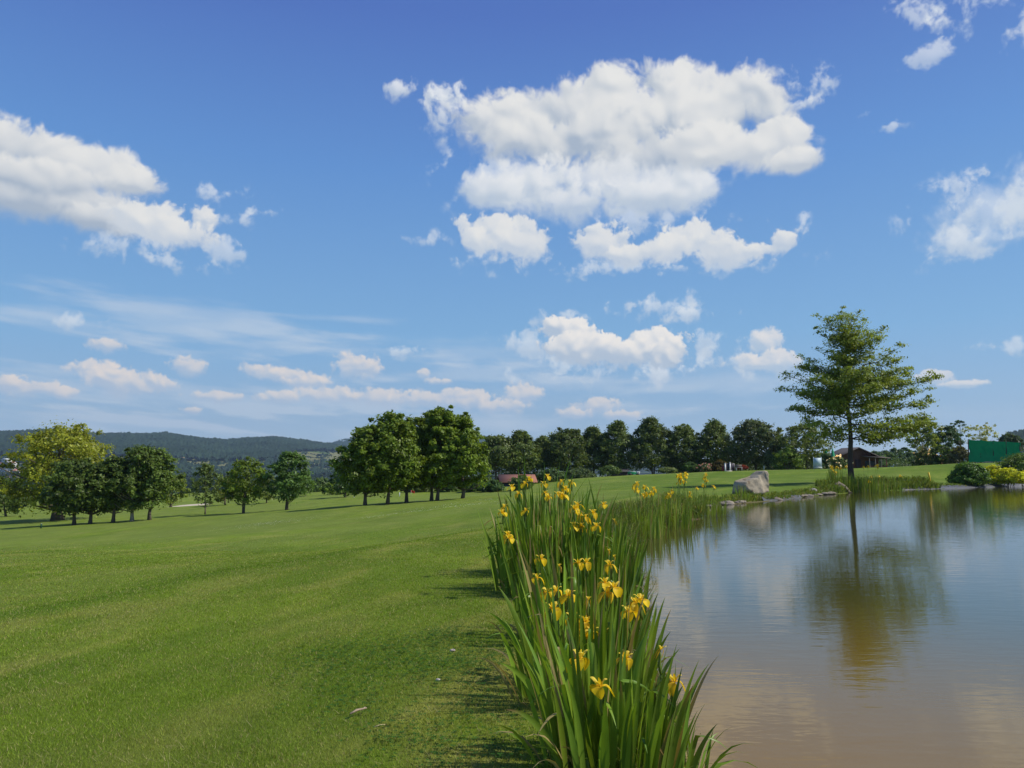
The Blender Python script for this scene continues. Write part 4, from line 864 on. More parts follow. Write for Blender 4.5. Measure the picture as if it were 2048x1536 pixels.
far_clump('iris stand right of the oak trunk, pale green with scattered blooms', 1730, 978, 56.3, 200, 1.3, .8, 1.7, [(1727,935),(1736,934),(1753,932),(1756,935),(1738,963),(1757,953),(1743,955)], 925, .045)
far_clump('low iris stand at the right end of the oak planting', 1775, 978, 57.5, 110, 1.2, .7, 1.25, [(1801,953),], 926, .04)

# ------------------------------------------------------------------ turf blades, wild bank grass, clover
def blade_mesh(name, x, y, h, w, col, g, lean=.5, mat=M_GRASS, segs=1):
    n = len(x); z = ground_z(x, y); a = g.random(n) * 6.283; ll = lean * g.random(n) * h; la = g.random(n) * 6.283
    P = np.stack([x, y, z - .004], -1); S = np.stack([np.cos(a), np.sin(a), 0 * a], -1) * (w / 2)[:, None]
    D = np.stack([np.cos(la) * ll, np.sin(la) * ll, h], -1); m = MB()
    if segs == 1:
        V = np.stack([P - S, P + S, P + D], 1).reshape(-1, 3); m.add(V, np.arange(n * 3).reshape(-1, 3), np.repeat(col, 3, 0))
    else:
        M_ = P + D * .55 + np.array([0, 0, 1.0]) * (h * .10)[:, None]; E = P + D * np.array([1.5, 1.5, .8])
        V = np.stack([P - S, P + S, M_ + S * .8, M_ - S * .8, E], 1).reshape(-1, 3); i = np.arange(n)[:, None] * 5
        m.add(V, np.concatenate([i + np.array([0, 1, 2, 3])]), np.repeat(col, 5, 0)); m.f.append(i + np.array([3, 2, 4]))
    o = m.build(name, mat); o['kind'] = 'stuff'; return o
def turf():
    g = np.random.default_rng(77); n = 960000
    az = R(-50) + g.random(n) * R(88); r = 3.4 * np.exp(g.random(n) * math.log(34 / 3.4)); x = np.sin(az) * r; y = np.cos(az) * r
    d = pond_dist(x, y); k = (d > .28) & (g.random(n) > sstep(r, 17, 34)); x, y, r, d = x[k], y[k], r[k], d[k]; n = len(x)
    c = lawn_color(x, y) * (1.0 + 1.05 * g.random((n, 1))); dry = g.random(n) < .10 + .10 * sstep(fbm(x / 1.1, y / 1.1, 55, 3), -.1, .7)
    c[dry] = np.array([.42, .37, .15]) * (.7 + .6 * g.random((dry.sum(), 1)))
    h = (.011 + .014 * g.random(n)) * (1 + .5 * sstep(-(d - 1.2), 0, 1)) * (1 + .4 * sstep(fbm(x / .5, y / .5, 57, 3), .1, .9)); w = .0038 * np.maximum(1, r / 4.2)
    blade_mesh('lawn_grass', x, y, h, w, c, g, 1.2)
turf()
def litter():
    g = np.random.default_rng(177); n = 9000; az = R(-36) + g.random(n) * R(52); r = 3.6 * np.exp(g.random(n) * math.log(16 / 3.6)); x = np.sin(az) * r; y = np.cos(az) * r
    d = pond_dist(x, y); k = (d > .3) & (fbm(x / .9, y / .9, 358, 4) + .5 * (d < 1.6) > .05 + .5 * g.random(n) - .25); x, y, r = x[k], y[k], r[k]; n = len(x)
    blade_mesh('dry_grass_litter', x, y, .022 + .014 * g.random(n), .003 * np.maximum(1, r / 4.5), np.array([.46, .40, .20]) * (.6 + .6 * g.random((n, 1))), g, 4.0)
litter()
def bank_grass():
    """long uncut grass between the lawn and the water"""
    g = np.random.default_rng(78); X_, Y_, H_, C_ = [], [], [], []
    A = pd; nA = np.roll(pd, -1, 0) - pd; ln = np.linalg.norm(nA, axis=1)
    def along(y0, y1, x0, x1, n, dmin, dmax, h0, h1, cols):
        sel = np.where((A[:, 1] > y0) & (A[:, 1] < y1) & (A[:, 0] > x0) & (A[:, 0] < x1))[0]
        i = g.choice(sel, n, p=ln[sel] / ln[sel].sum()); t = g.random(n); p = A[i] + nA[i] * t[:, None]; nr = np.stack([nA[i][:, 1], -nA[i][:, 0]], -1); nr /= np.linalg.norm(nr, axis=1)[:, None]
        tst = pond_dist(p[:, 0] + nr[:, 0] * .1, p[:, 1] + nr[:, 1] * .1); nr *= np.where(tst > 0, 1, -1)[:, None]
        p = p + nr * (dmin + (dmax - dmin) * g.random(n))[:, None]
        cl = fbm(p[:, 0] / .7, p[:, 1] / .7, 61, 3); k = cl > -.35 + .5 * g.random(n) - .35; p = p[k]; n = len(p)
        X_.append(p[:, 0]); Y_.append(p[:, 1]); H_.append(g.uniform(h0, h1, n)); cc = np.array(cols)[g.integers(len(cols), size=n)] * (.7 + .6 * g.random((n, 1))); C_.append(cc)
    gr = [(.12, .20, .026), (.15, .22, .036), (.185, .225, .05)]; st = [(.30, .25, .11), (.16, .18, .06), (.10, .16, .03)]
    along(3.5, 9, -1, 3, 3000, -.02, .45, .06, .26, gr + st[:2]); along(9, 19, -1, 5, 7500, -.05, 1.0, .16, .52, gr * 2 + st); along(17, 31, 1, 9, 9000, -.05, 1.2, .25, .7, gr * 2 + st)
    along(30, 60, 5, 30, 7000, .05, .9, .12, .35, gr * 3 + st); along(52, 66, 22, 44, 5000, .0, 1.4, .25, .75, gr * 2 + st[1:]); along(60, 90, 30, 70, 4000, .25, 1.0, .08, .25, gr * 3 + st)
    x = np.concatenate(X_); y = np.concatenate(Y_); h = np.concatenate(H_); c = np.concatenate(C_); r = np.hypot(x, y)
    blade_mesh('bank_grass', x, y, h, .0048 * np.maximum(1, r / 6.5) + .001, c, g, .9, M_GRASS, 2)
bank_grass()
def clover():
    g = np.random.default_rng(79); m = MB(); P = []
    for (px, py, s, n) in [(760,1308,.30,500),(860,1345,.20,220),(960,1335,.22,300),(990,1310,.18,180),(870,1280,.2,200),(905,1278,.16,160),(975,1500,.25,320),(820,1470,.16,120),(700,1400,.2,160),(640,1330,.25,200),(960,1400,.2,200)]:
        c = on_z(px, py, 0.0); o = g.normal(size=(n, 2)) * s * np.array([1, 1.3]); P.append(c[:2] + o)
    p = np.concatenate(P); n = len(p); z = ground_z(p[:, 0], p[:, 1]) + .018 + .02 * g.random(n)
    cen = np.stack([p[:, 0], p[:, 1], z], -1); V = []
    for k in range(3):
        a = g.random(n) * 6.283 if k == 0 else a + 2.094; o = np.stack([np.cos(a), np.sin(a), .25 + 0 * a], -1); s_ = np.stack([-np.sin(a), np.cos(a), 0 * a], -1); L = .013
        V.append(np.stack([cen, cen + o * L * .7 + s_ * L * .5, cen + o * L * 1.15, cen + o * L * .7 - s_ * L * .5], 1))
    V = np.stack(V, 1).reshape(-1, 3); m.add(V, np.arange(len(V)).reshape(-1, 4), np.repeat(np.array([.055, .14, .018]) * (.7 + .6 * g.random((n, 1))), 12, 0)); o = m.build('clover_patches', M_GRASS); o['kind'] = 'stuff'
clover()
def daisies():
    g = np.random.default_rng(80); m = MB()
    for (px, py, Y, sx, sy, n) in [(520,1044,46,1.6,.9,160),(535,1043,46.5,1.0,.5,120),(905,1024,47,1.2,.7,90),(935,1022,48,1.4,.9,130),(800,1029,43,.8,.3,45),(835,1027,45,.7,.3,40),(742,1033,42,.3,.2,25),(975,1014,54,.8,.5,40),(880,1024,46,2.5,1,50)]:
        c = at(px, py, Y); x = c[0] + g.normal(size=n) * sx; y = c[1] + g.normal(size=n) * sy * 2.2; z = ground_z(x, y) + .05; a = np.arange(6) * 1.0472; s = .013 + .010 * g.random(n)
        V = np.stack([x[:, None] + np.cos(a) * s[:, None], y[:, None] + np.sin(a) * s[:, None], z[:, None] + .008 * np.sin(a + 1)], -1).reshape(-1, 3); m.add(V, np.arange(n * 6).reshape(-1, 6), (.66, .66, .58))
    o = m.build('daisies', M_PETAL); o['kind'] = 'stuff'
daisies()
# ------------------------------------------------------------------ boulder, shore stones, liner
def rock(cen, size, g, col, cuts=14, sub_=3, flat=0.0, rz=0.0):
    """a quarried-looking stone: a sphere cut by random planes, then roughened"""
    import bmesh
    bm = bmesh.new(); bmesh.ops.create_icosphere(bm, subdivisions=sub_, radius=1.0); v = np.array([q.co[:] for q in bm.verts]); f = np.array([[q.index for q in p.verts] for p in bm.faces]); bm.free()
    for _ in range(cuts):
        n = unit(g.normal(size=3)); d = g.uniform(.45, .8); k = np.clip(v @ n - d, 0, None); v = v - k[:, None] * n
    v = v * (1 + .05 * np.stack([perlin(v[:, 0] * 3 + 9, v[:, 1] * 3 + v[:, 2] * 2, 5)], -1)); v = v / np.abs(v).max(0) * np.array(size) / 2
    ca, sa = math.cos(rz), math.sin(rz); v = np.c_[v[:, 0] * ca - v[:, 1] * sa, v[:, 0] * sa + v[:, 1] * ca, v[:, 2]]
    return v + np.array(cen), f
def boulder():
    Y = 43.0; m = MB(); g = np.random.default_rng(33)
    # front outline traced in the picture (px, py), extruded back with a slanting shelf on the left
    def q(x, y, dy): p = at(1400 + x / 12.8, 880 + y / 12.8, Y); return [p[0], Y + dy, p[2]]
    front = [(1160,1150),(1380,1380),(1620,1345),(1825,1290),(1830,1080),(1818,790),(1740,782),(1560,960),(1330,990),(1200,1020)]
    left = [(890,1210),(920,1390),(1160,1350)]
    F_ = [q(1160,1160,-.05), q(1250,1290,-.10), q(1385,1400,-.12), q(1620,1380,.0), q(1825,1330,.35), q(1832,1080,.42), q(1820,795,.55), q(1720,790,.50), q(1600,900,.42), q(1540,968,.30), q(1380,1000,.22), q(1210,1070,.05)]
    Bk = [q(890,1215,.55), q(900,1400,.6), q(1385,1430,1.0), q(1620,1400,1.25), q(1815,1350,1.35), q(1822,1090,1.35), q(1800,800,1.2), q(1600,795,1.15), q(1480,880,1.1), q(1330,985,1.0), q(1080,1040,.8), q(950,1060,.62)]
    import bmesh
    bm = bmesh.new(); fv = [bm.verts.new(p) for p in F_]; bv = [bm.verts.new(p) for p in Bk]; n = len(F_)
    bm.faces.new(fv); bm.faces.new(bv[::-1])
    for i in range(n): bm.faces.new([fv[(i + 1) % n], fv[i], bv[i], bv[(i + 1) % n]])
    bmesh.ops.triangulate(bm, faces=bm.faces[:]); bmesh.ops.recalc_face_normals(bm, faces=bm.faces[:])
    bmesh.ops.subdivide_edges(bm, edges=bm.edges[:], cuts=3, use_grid_fill=True); bmesh.ops.subdivide_edges(bm, edges=[e for e in bm.edges if e.calc_length() > .14], cuts=1)
    bmesh.ops.triangulate(bm, faces=bm.faces[:]); bmesh.ops.smooth_vert(bm, verts=bm.verts[:], factor=.22, use_axis_x=True, use_axis_y=True, use_axis_z=True)
    bm.normal_update(); v = np.array([w.co[:] for w in bm.verts]); nn = np.array([w.normal[:] for w in bm.verts])
    v = v + nn * (.055 * fbm(v[:, 0] * 2.2 + v[:, 1], v[:, 2] * 2.6 + v[:, 1] * .7, 6, 5))[:, None]
    f = np.array([[w.index for w in p.verts] for p in bm.faces]); bm.free()
    c = np.array([.41, .35, .25]) * (.85 + .22 * fbm(v[:, 0] * 2, v[:, 2] * 2 + v[:, 1], 16, 4))[:, None]
    crack = (np.abs(perlin(v[:, 0] * 1.3 + 4, v[:, 2] * 2.4, 19)) < .035) & (perlin(v[:, 0] * .8, v[:, 2] * .9, 23) > .0); c[crack] *= np.array([.5, .4, .33])
    m.add(v, f, c); o = m.build('boulder', M_STONE); tag(o, 'big pale angular boulder on the grass by the far shore', 'boulder')
boulder()
def shore_stones():
    g = np.random.default_rng(35); lab = 'flat grey stone in the edging of the far shore'
    spots = [(x, np.interp(x, [p[0] for p in SHORE_PX[9:]], [p[1] for p in SHORE_PX[9:]])) for x in [1413,1420,1428,1437,1446,1455,1463,1471,1479,1487,1560,1568,1577,1585,1594,1601,1608,1616,1622,1629,1636,1643,1650,1657,1664,1671,1697,1712,1728,1745,1762,1780]]
    for k, (x, y) in enumerate(spots):
        p = on_z(x + g.normal(), y, WATER); big = x < 1475; w = (.32 + .35 * g.random()) * (1.2 if big else 1.0) * p[1] / 45; d = pond_dist(p[:1], p[1:2])[0]
        v, f = rock((p[0], p[1] + .22 + .12 * g.random(), WATER + .05 + .03 * g.random()), (w * 1.35, w * .8, w * (.22 + .14 * g.random()) + .05), g, None, 10, 2, rz=g.normal() * .5)
        m = MB(); m.add(v, f, np.array([.27, .235, .19]) * g.uniform(.55, 1.15) * (1, g.uniform(.95, 1), g.uniform(.88, 1))); o = m.build('shore_stone', M_STONE); tag(o, lab, 'stone', 'flat stones edging the far shore')
    p = on_z(1632, 990, WATER); v, f = rock((p[0], p[1] + .3, WATER + .28), (.7, .5, .34), g, None, 9, 3); m = MB(); m.add(v, f, (.30, .28, .25)); tag(m.build('shore_stone', M_STONE), 'biggest rounded pale stone in the edging, left of the driftwood', 'stone')
shore_stones()
def driftwood():
    g = np.random.default_rng(36); p = on_z(1681, 986, WATER); b = MB(); c = np.array([.20, .165, .125]); o = np.array([p[0], p[1] + .25, WATER])
    K = .042
    def s(x, z, dy=0): return o + np.array([(x) * K, dy, z * K])
    b.tube([s(-3,0), s(-2,6), s(0,11,.1), s(3,12,.2)], [.16,.2,.22,.1], 8, c * .6)
    b.tube([s(-10,13,.0), s(-4,14,.05), s(3,13,.1), s(9,9,.1), s(15,3,0), s(18,0,0)], [.05,.13,.2,.22,.16,.08], 8, c)
    b.tube([s(2,12,.1), s(7,6,-.1), s(9,1,-.15)], [.16,.15,.08], 7, c * .8)
    b.tube([s(-1,12,.1), s(4,17,.3), s(8,15,.4)], [.12,.1,.03], 6, c * 1.1)
    b.tube([s(-4,13,.1), s(-8,9,-.1), s(-12,6,-.1)], [.08,.05,.02], 6, c)
    tag(b.build('driftwood', M_WOOD, None, True), 'gnarled grey driftwood stump at the waterline below the oak', 'driftwood')
driftwood()
def liner():
    """dark rubber pond liner showing along three stretches of the edge"""
    for (x0, x1, y0, y1, lab) in [(2.0, 3.6, 15, 21.5, 'strip of dark pond liner showing on the near inlet bank'), (13, 18, 38, 46.5, 'strip of dark pond liner between the stones right of the boulder'), (31, 50, 58, 78, 'long strip of dark pond liner along the far right shore')]:
        k = np.where((pd[:, 0] > x0) & (pd[:, 0] < x1) & (pd[:, 1] > y0) & (pd[:, 1] < y1))[0]
        if len(k) < 3: continue
        P = pd[k]; T = unit(np.gradient(P, axis=0)); Nn = np.c_[T[:, 1], -T[:, 0]]; tst = pond_dist(P[:, 0] + Nn[:, 0] * .1, P[:, 1] + Nn[:, 1] * .1); Nn *= np.where(tst > 0, 1, -1)[:, None]
        m = MB(); rows = []; wv = .5 + .5 * perlin(np.arange(len(P)) * .35, np.zeros(len(P)), 4); big = .45 if y0 < 30 else .62
        ends = np.minimum(np.arange(len(P)), np.arange(len(P))[::-1]); tap = np.clip(ends / 3, .15, 1)
        for o_, z_ in [(-.25, -.14), (.02, .03), (.3, .11), (.75, .19)]:
            q = P + Nn * (o_ * big * 1.4 * tap * (.7 + .5 * wv))[:, None]; zz = WATER + z_ * (.8 + .5 * wv) * (1.25 if y0 > 50 else 1); rows.append(np.c_[q, zz])
        V = np.stack(rows, 1); n = len(P); i = np.arange(n - 1)[:, None] * 4; j = np.arange(3)[None, :]
        top = V.reshape(-1, 3); f = np.stack([i + j, i + j + 1, i + j + 5, i + j + 4], -1).reshape(-1, 4)
        m.add(top, f, (.075, .078, .085)); m.add(top - np.array([0, 0, .012]), f[:, ::-1], (.075, .078, .085)); tag(m.build('pond_liner', M_LINER, None, True), lab, 'pond liner')
liner()
# ------------------------------------------------------------------ small built things
def P0(px, py, Y, onground=True):
    p = at(px, py, Y); 
    if onground: p[2] = gz(p[0], p[1])
    return p
def netting():
    Y0, Y1 = 98.0, 92.0; A = at(1938, 925, Y0); B = at(2041, 920, Y1); At = at(1938, 879, Y0); Bt = at(2041, 884.5, Y1)
    root = thing('windbreak_net', A, 'green windbreak netting stretched between posts at the right edge', 'netting'); n = 24; m = MB(); rows = []; g = np.random.default_rng(3)
    for i in range(n + 1):
        t = i / n; b = A + (B - A) * t; tp = At + (Bt - At) * t; col = []
        for j in range(9):
            s = j / 8; p = b + (tp - b) * s; p[1] += .20 * math.sin(i * 1.9 + j * 1.3) * math.sin(math.pi * s) + .06 * math.sin(i * .8); p[2] += .05 * math.sin(t * 21) * (1 - s) - .07 * math.sin(math.pi * ((t * 4) % 1)) * s; col.append(p)
        rows.append(col)
    V = np.array(rows); i = np.arange(n)[:, None] * 9; j = np.arange(8)[None, :]; f = np.stack([i + j, i + j + 9, i + j + 10, i + j + 1], -1).reshape(-1, 4)
    V = V.reshape(-1, 3); c = (.012, .30, .105); m.add(V, f, c); m.add(V + np.array([0, .02, 0]), f[:, ::-1], c); m.build('net', M_NET, root, True)
    for t in (0, .25, .5, .75, 1):
        b = A + (B - A) * t; tp = At + (Bt - At) * t; q = MB(); o = np.array([0, .12, 0]); q.tube([b + o - np.array([0, 0, .3]), tp + o + np.array([0, 0, .05])], .06, 8, (.05, .045, .04)); q.build('post', M_WOOD, root)
    q = MB(); q.tube([A + (At - A) * .27 + np.array([9 * .3, -.08, 0]) , A * .25 + B * .75 + (Bt - B) * .2 + np.array([0, -.08, 0])], .02, 5, (.01, .08, .035)); q.build('cable', M_PAINT, root)
netting()
def board():
    p = P0(1636, 942, 100); root = thing('notice_board', p, 'pale blue-grey notice board on two posts beside the clubhouse bushes', 'notice board'); m = MB()
    k = 100 / F; w = 8.0 * k; top = at(1636, 914, 100)[2] - p[2]; c = (.42, .52, .57)
    for s in (-1, 1):
        q = MB(); q.tube([p + np.array([s * w, 0, -.2]), p + np.array([s * w * .96, .05, top])], .042, 8, (.50, .58, .60)); q.build('post', M_PAINT, root)
    m.box((-w + .06, -.02, top * .30), (w - .06, .02, top * .93), c, o=p); m.build('panel', M_PAINT, root)
    q = MB(); q.box((-w + .05, -.22, top * .10), (w - .05, .10, top * .17), (.55, .60, .58), o=p); q.box((-w + .05, -.03, top * .22), (w - .05, .03, top * .255), c, o=p); q.build('shelf', M_PAINT, root)
board()
def gable(name, c, w, d, hw, hr, label, cat, wall, roofc, over=.35, axis='x', rz=0.0, door=None, windows=(), group=None, chimney=False, thick=.12):
    """small house: walls with gables, overhanging pitched roof, door and windows"""
    c = np.array(c, float); root = thing(name, c, label, cat, group); ca, sa = math.cos(rz), math.sin(rz)
    def tr(v): v = np.asarray(v, float); return np.stack([c[0] + v[..., 0] * ca - v[..., 1] * sa, c[1] + v[..., 0] * sa + v[..., 1] * ca, c[2] + v[..., 2]], -1)
    x, y = w / 2, d / 2; b = -.6
    if axis == 'x': pts = [[-x,-y,b],[x,-y,b],[x,y,b],[-x,y,b],[-x,-y,hw],[x,-y,hw],[x,y,hw],[-x,y,hw],[-x,0,hw+hr],[x,0,hw+hr]]; fq = [[0,1,5,4],[2,3,7,6]]; ft = [[1,2,6,9,5],[3,0,4,8,7]]
    else: pts = [[-x,-y,b],[x,-y,b],[x,y,b],[-x,y,b],[-x,-y,hw],[x,-y,hw],[x,y,hw],[-x,y,hw],[0,-y,hw+hr],[0,y,hw+hr]]; fq = [[1,2,6,5],[3,0,4,7]]; ft = [[0,1,5,8,4],[2,3,7,9,6]]
    m = MB(); m.add(tr(pts), fq, wall); m.f.append(np.array(ft)); m.build('wall', M_WALL, root)
    r = MB(); sl_ = hr / (y if axis == 'x' else x); L = (x if axis == 'x' else y) + over; S = (y if axis == 'x' else x) + over
    for sg in (-1, 1):
        q = np.array([[-L, 0, hw + hr + .02], [L, 0, hw + hr + .02], [L, sg * S, hw - over * sl_ + .02], [-L, sg * S, hw - over * sl_ + .02]])
        if axis != 'x': q = q[:, [1, 0, 2]]
        v = np.concatenate([q, q + np.array([0, 0, thick])]); r.add(tr(v), [[0,1,2,3],[4,5,6,7],[0,1,5,4],[1,2,6,5],[2,3,7,6],[3,0,4,7]], roofc)
    ro = r.build('roof', M_WALL, root)
    if chimney: q = MB(); q.add(*(lambda bx: (tr(bx), [[0,1,5,4],[1,2,6,5],[2,3,7,6],[3,0,4,7],[4,5,6,7]]))(np.array([[w*.2+a_,b_,z_] for z_ in (hw+hr*.6, hw+hr+.9) for a_, b_ in ((-.3,-.3),(.3,-.3),(.3,.3),(-.3,.3))])), (.3,.2,.16)); sub('chimney', ro, q, M_WALL)
    def opening(nm, x0, x1, z0, z1, col):
        q = MB(); v = np.array([[a_, y_, z_] for z_ in (z0, z1) for a_, y_ in ((x0, -y - .05), (x1, -y - .05), (x1, -y + .02), (x0, -y + .02))]); q.add(tr(v), [[0,1,5,4],[1,2,6,5],[2,3,7,6],[3,0,4,7],[4,5,6,7],[0,3,2,1]], col); q.build(nm, M_PAINT, root)
    if door: opening('door', *door, (.06, .035, .03))
    for wn in windows: opening('window', *wn, (.05, .06, .075))
    return root, tr
def clubhouse():
    p = P0(1698, 938, 122); p[2] = at(1698, 937, 122)[2]; k = 122 / F
    root, tr = gable('clubhouse', p + np.array([1.2, 2.0, -.3]), 6.6, 5.0, 2.05, 1.45, 'dark brown wooden clubhouse with a low pitched roof behind the oak', 'clubhouse', (.12, .055, .04), (.060, .052, .05), .7, 'y', 0, (-.4, .5, -.5, 1.7), [(-2.8,-1.2,.5,1.5),(1.2,2.6,.5,1.5)])
    # lean-to veranda on the right with pale posts and a thin flat roof
    r = MB(); v = tr([[.6,-4.6,2.05],[4.2,-4.6,1.85],[4.2,-2.2,2.0],[.6,-2.2,2.2]]); r.add(np.concatenate([v, v + np.array([0, 0, .12])]), [[3,2,1,0],[4,5,6,7],[0,1,5,4],[1,2,6,5],[2,3,7,6],[3,0,4,7]], (.14, .115, .10)); r.build('veranda_roof', M_WOOD, root)
    for x_ in (1.0, 1.9, 2.8, 3.6):
        q = MB(); a, b = tr([[x_, -4.4, -.8], [x_, -4.4, 1.95]]); q.tube([a, b], .07, 6, (.30, .25, .19) if x_ < 3.3 else (.16, .05, .04)); q.build('post', M_WOOD, root)
    q = MB(); v = np.array([[a_, b_, z_] for z_ in (-.6, .75) for a_, b_ in ((.8,-4.35),(3.6,-4.35),(3.6,-4.25),(.8,-4.25))]); q.add(tr(v), [[0,1,5,4],[1,2,6,5],[2,3,7,6],[3,0,4,7],[4,5,6,7]], (.20, .085, .05)); q.build('railing', M_WOOD, root)
clubhouse()
p = at(1036, 984, 104); gable('hut', p + np.array([-.2, 0, -.1]), 4.2, 4, 1.55, .75, 'low hut with an orange-red tiled roof behind the tall irises', 'hut', (.055, .04, .035), (.30, .13, .085), .4, 'x', .12, (.3, 1.2, -.2, 1.4), [(-1.8, -.8, .5, 1.2)])
p = P0(1239, 950, 131); p[2] = at(1239, 952, 131)[2]; gable('shed', p, 2.6, 2.2, .75, .35, 'small dark wooden shed on the crest under the pointed tree', 'shed', (.045, .04, .04), (.055, .05, .05), .2, 'x', 0, (-.3, .4, -.3, .6))
def cart():
    c = at(1267, 951.5, 127); root = thing('utility_cart', c, 'green utility cart with a white front on the crest under the dark trees', 'cart'); x, y, z = c
    gr = (.02, .30, .12); wh = (.62, .66, .64); dk = (.02, .02, .022)
    m = MB(); m.box((-.9, -.55, .22), (.45, .55, .62), gr, o=c); m.box((-.92, -.57, .62), (.3, .57, .70), (.45, .62, .52), o=c); m.build('load_bed', M_PAINT, root)
    m = MB(); m.box((.45, -.58, .22), (.95, .58, .66), wh, o=c); m.box((.45, -.55, .66), (.62, .55, .74), wh, o=c); m.build('body', M_PAINT, root)
    m = MB(); m.box((.62, -.585, .44), (.9, -.575, .58), dk, o=c); m.box((.62, -.5, .66), (.66, .5, 1.0), (.12, .15, .16), o=c); m.build('windscreen', M_PAINT, root)
    m = MB()
    for sx in (-.0, .9):
        for sy in (-.5, .5): m.tube([c + np.array([sx * .9, sy, .7]), c + np.array([sx * .8, sy, 1.0])], .02, 5, dk)
    m.build('roll_bar', M_PAINT, root)
    for sx in (-.6, .68):
        for sy in (-.6, .6): q = MB(); q.tube([c + np.array([sx, sy - .07, .2]), c + np.array([sx, sy + .07, .2])], .22, 12, dk); q.build('wheel', M_PAINT, root)
cart()
def gateway():
    p = P0(1455, 942.5, 119); p[2] = at(1455, 942.8, 119)[2]; k = 119 / F; root = thing('gateway', p, 'white-posted gateway with dark doors at the edge of the crest trees', 'gateway')
    def X(px): return (px - 1455) * k
    for px, tp in ((1450.6, 926), (1460.3, 924.5)):
        h = at(px, tp, 119)[2] - p[2]; q = MB(); q.box((X(px) - .10, -.1, -.3), (X(px) + .10, .1, h - .12), (.72, .70, .68), o=p); q.box((X(px) - .12, -.12, h - .10), (X(px) + .12, .12, h), (.72, .70, .68), o=p); q.build('post', M_PAINT, root)
    q = MB(); q.box((X(1450), -.14, -.2), (X(1464), .14, .10), (.62, .58, .55), o=p); q.build('threshold', M_PAINT, root)
    q = MB(); q.box((X(1452), .05, .12), (X(1459.2), .12, 1.25), (.035, .035, .05), o=p); q.build('door', M_PAINT, root)
    q = MB(); q.box((X(1462), .10, .12), (X(1469), .16, 1.25), (.06, .055, .07), o=p); q.box((X(1469), .08, .3), (X(1470), .14, 1.2), (.3, .28, .28), o=p); q.build('side_panel', M_PAINT, root)
    q = MB(); q.box((X(1444.5), .05, -.2), (X(1449.2), .11, .85), (.20, .03, .035), o=p); q.build('red_panel', M_PAINT, root)
gateway()
def bench():
    p = P0(1478, 941, 118); p[2] = at(1478, 940.5, 118)[2]; root = thing('bench', p, 'pale garden bench right of the white gateway', 'bench'); c = (.52, .50, .44)
    q = MB(); q.box((-.5, -.2, .40), (.5, .2, .45), c, o=p); q.build('seat', M_WOOD, root); q = MB(); q.box((-.5, .17, .5), (.5, .22, .85), (.16, .13, .11), o=p); q.build('backrest', M_WOOD, root)
    for s in (-.45, .38): q = MB(); q.box((s, -.18, -.1), (s + .07, .2, .40), c, o=p); q.build('leg', M_WOOD, root)
bench()
def parasol(px, top, bot, Y, label):
    p = P0(px, 938, Y); root = thing('parasol', p, label, 'parasol', 'folded green parasols at the clubhouse'); t = at(px - 1, top, Y); b = at(px, bot, Y); k = Y / F
    q = MB(); q.tube([np.array([p[0], p[1], p[2] - .2]), b * .5 + t * .5], .03, 6, (.4, .4, .38)); q.build('pole', M_PAINT, root)
    q = MB(); n = 10; rows = [(b, 3.6 * k), (b * .7 + t * .3, 3.0 * k), (b * .35 + t * .65, 1.9 * k), (t, .25 * k)]; V = []
    for c, r in rows: V += [c + np.array([math.cos(a) * r * (1 if i % 2 else .68), math.sin(a) * r * (1 if i % 2 else .68), 0]) for i, a in enumerate(np.arange(n) * 2 * math.pi / n)]
    i = np.arange(3)[:, None] * n; j = np.arange(n)[None, :]; j2 = (j + 1) % n; q.add(np.array(V), np.stack([i + j, i + j2, i + n + j2, i + n + j], -1).reshape(-1, 4), (.05, .36, .17)); q.build('canopy', M_NET, root)
parasol(1666, 896, 913, 111, 'folded light green parasol standing clear in front of the clubhouse')
parasol(1652, 897, 911, 116, 'folded green parasol half hidden by leaves behind the notice board')
def stake(name, px, top, bot, Y, r, col, label, cat, lean=0.0, cap=None, group=None):
    p = P0(px, bot, Y); h = at(px, top, Y)[2] - p[2]; root = thing(name, p, label, cat, group); q = MB(); e = p + np.array([lean, 0, h]); s = p - np.array([0, 0, .15])
    q.tube([s, p * .4 + e * .6, e * .97 + p * .03], r, 8, col); q.build('shaft', M_PAINT, root)
    q = MB(); q.tube([e * .97 + p * .03, e], [r * 1.02, r * .7], 8, cap or col); q.build('cap', M_PAINT, root); return root
stake('marker_stake', 1862, 944.5, 963, 66, .075, (.75, .50, .03), 'yellow hazard stake leaning on the far bank of the pond', 'stake', -.18)
stake('marker_stake', 1521, 942.5, 948, 64, .05, (.75, .55, .05), 'tiny yellow stake just above the slope of the boulder', 'stake', -.05)
stake('marker_post', 1528, 931.5, 940, 116, .07, (.6, .6, .5), 'short white post on the crest above the boulder', 'post')
stake('marker_post', 708, 991, 997, 96, .05, (.7, .7, .65), 'short white post on the lawn left of the big tree group', 'post')
stake('marker_post', 799, 985, 993, 92, .05, (.7, .72, .7), 'white post seen between the trunks of the big tree group', 'post')
stake('marker_post', 82, 1047, 1060, 66, .07, (.02, .07, .035), 'dark green post with a pale cap in front of the dark tree row', 'post', 0, (.5, .5, .45))
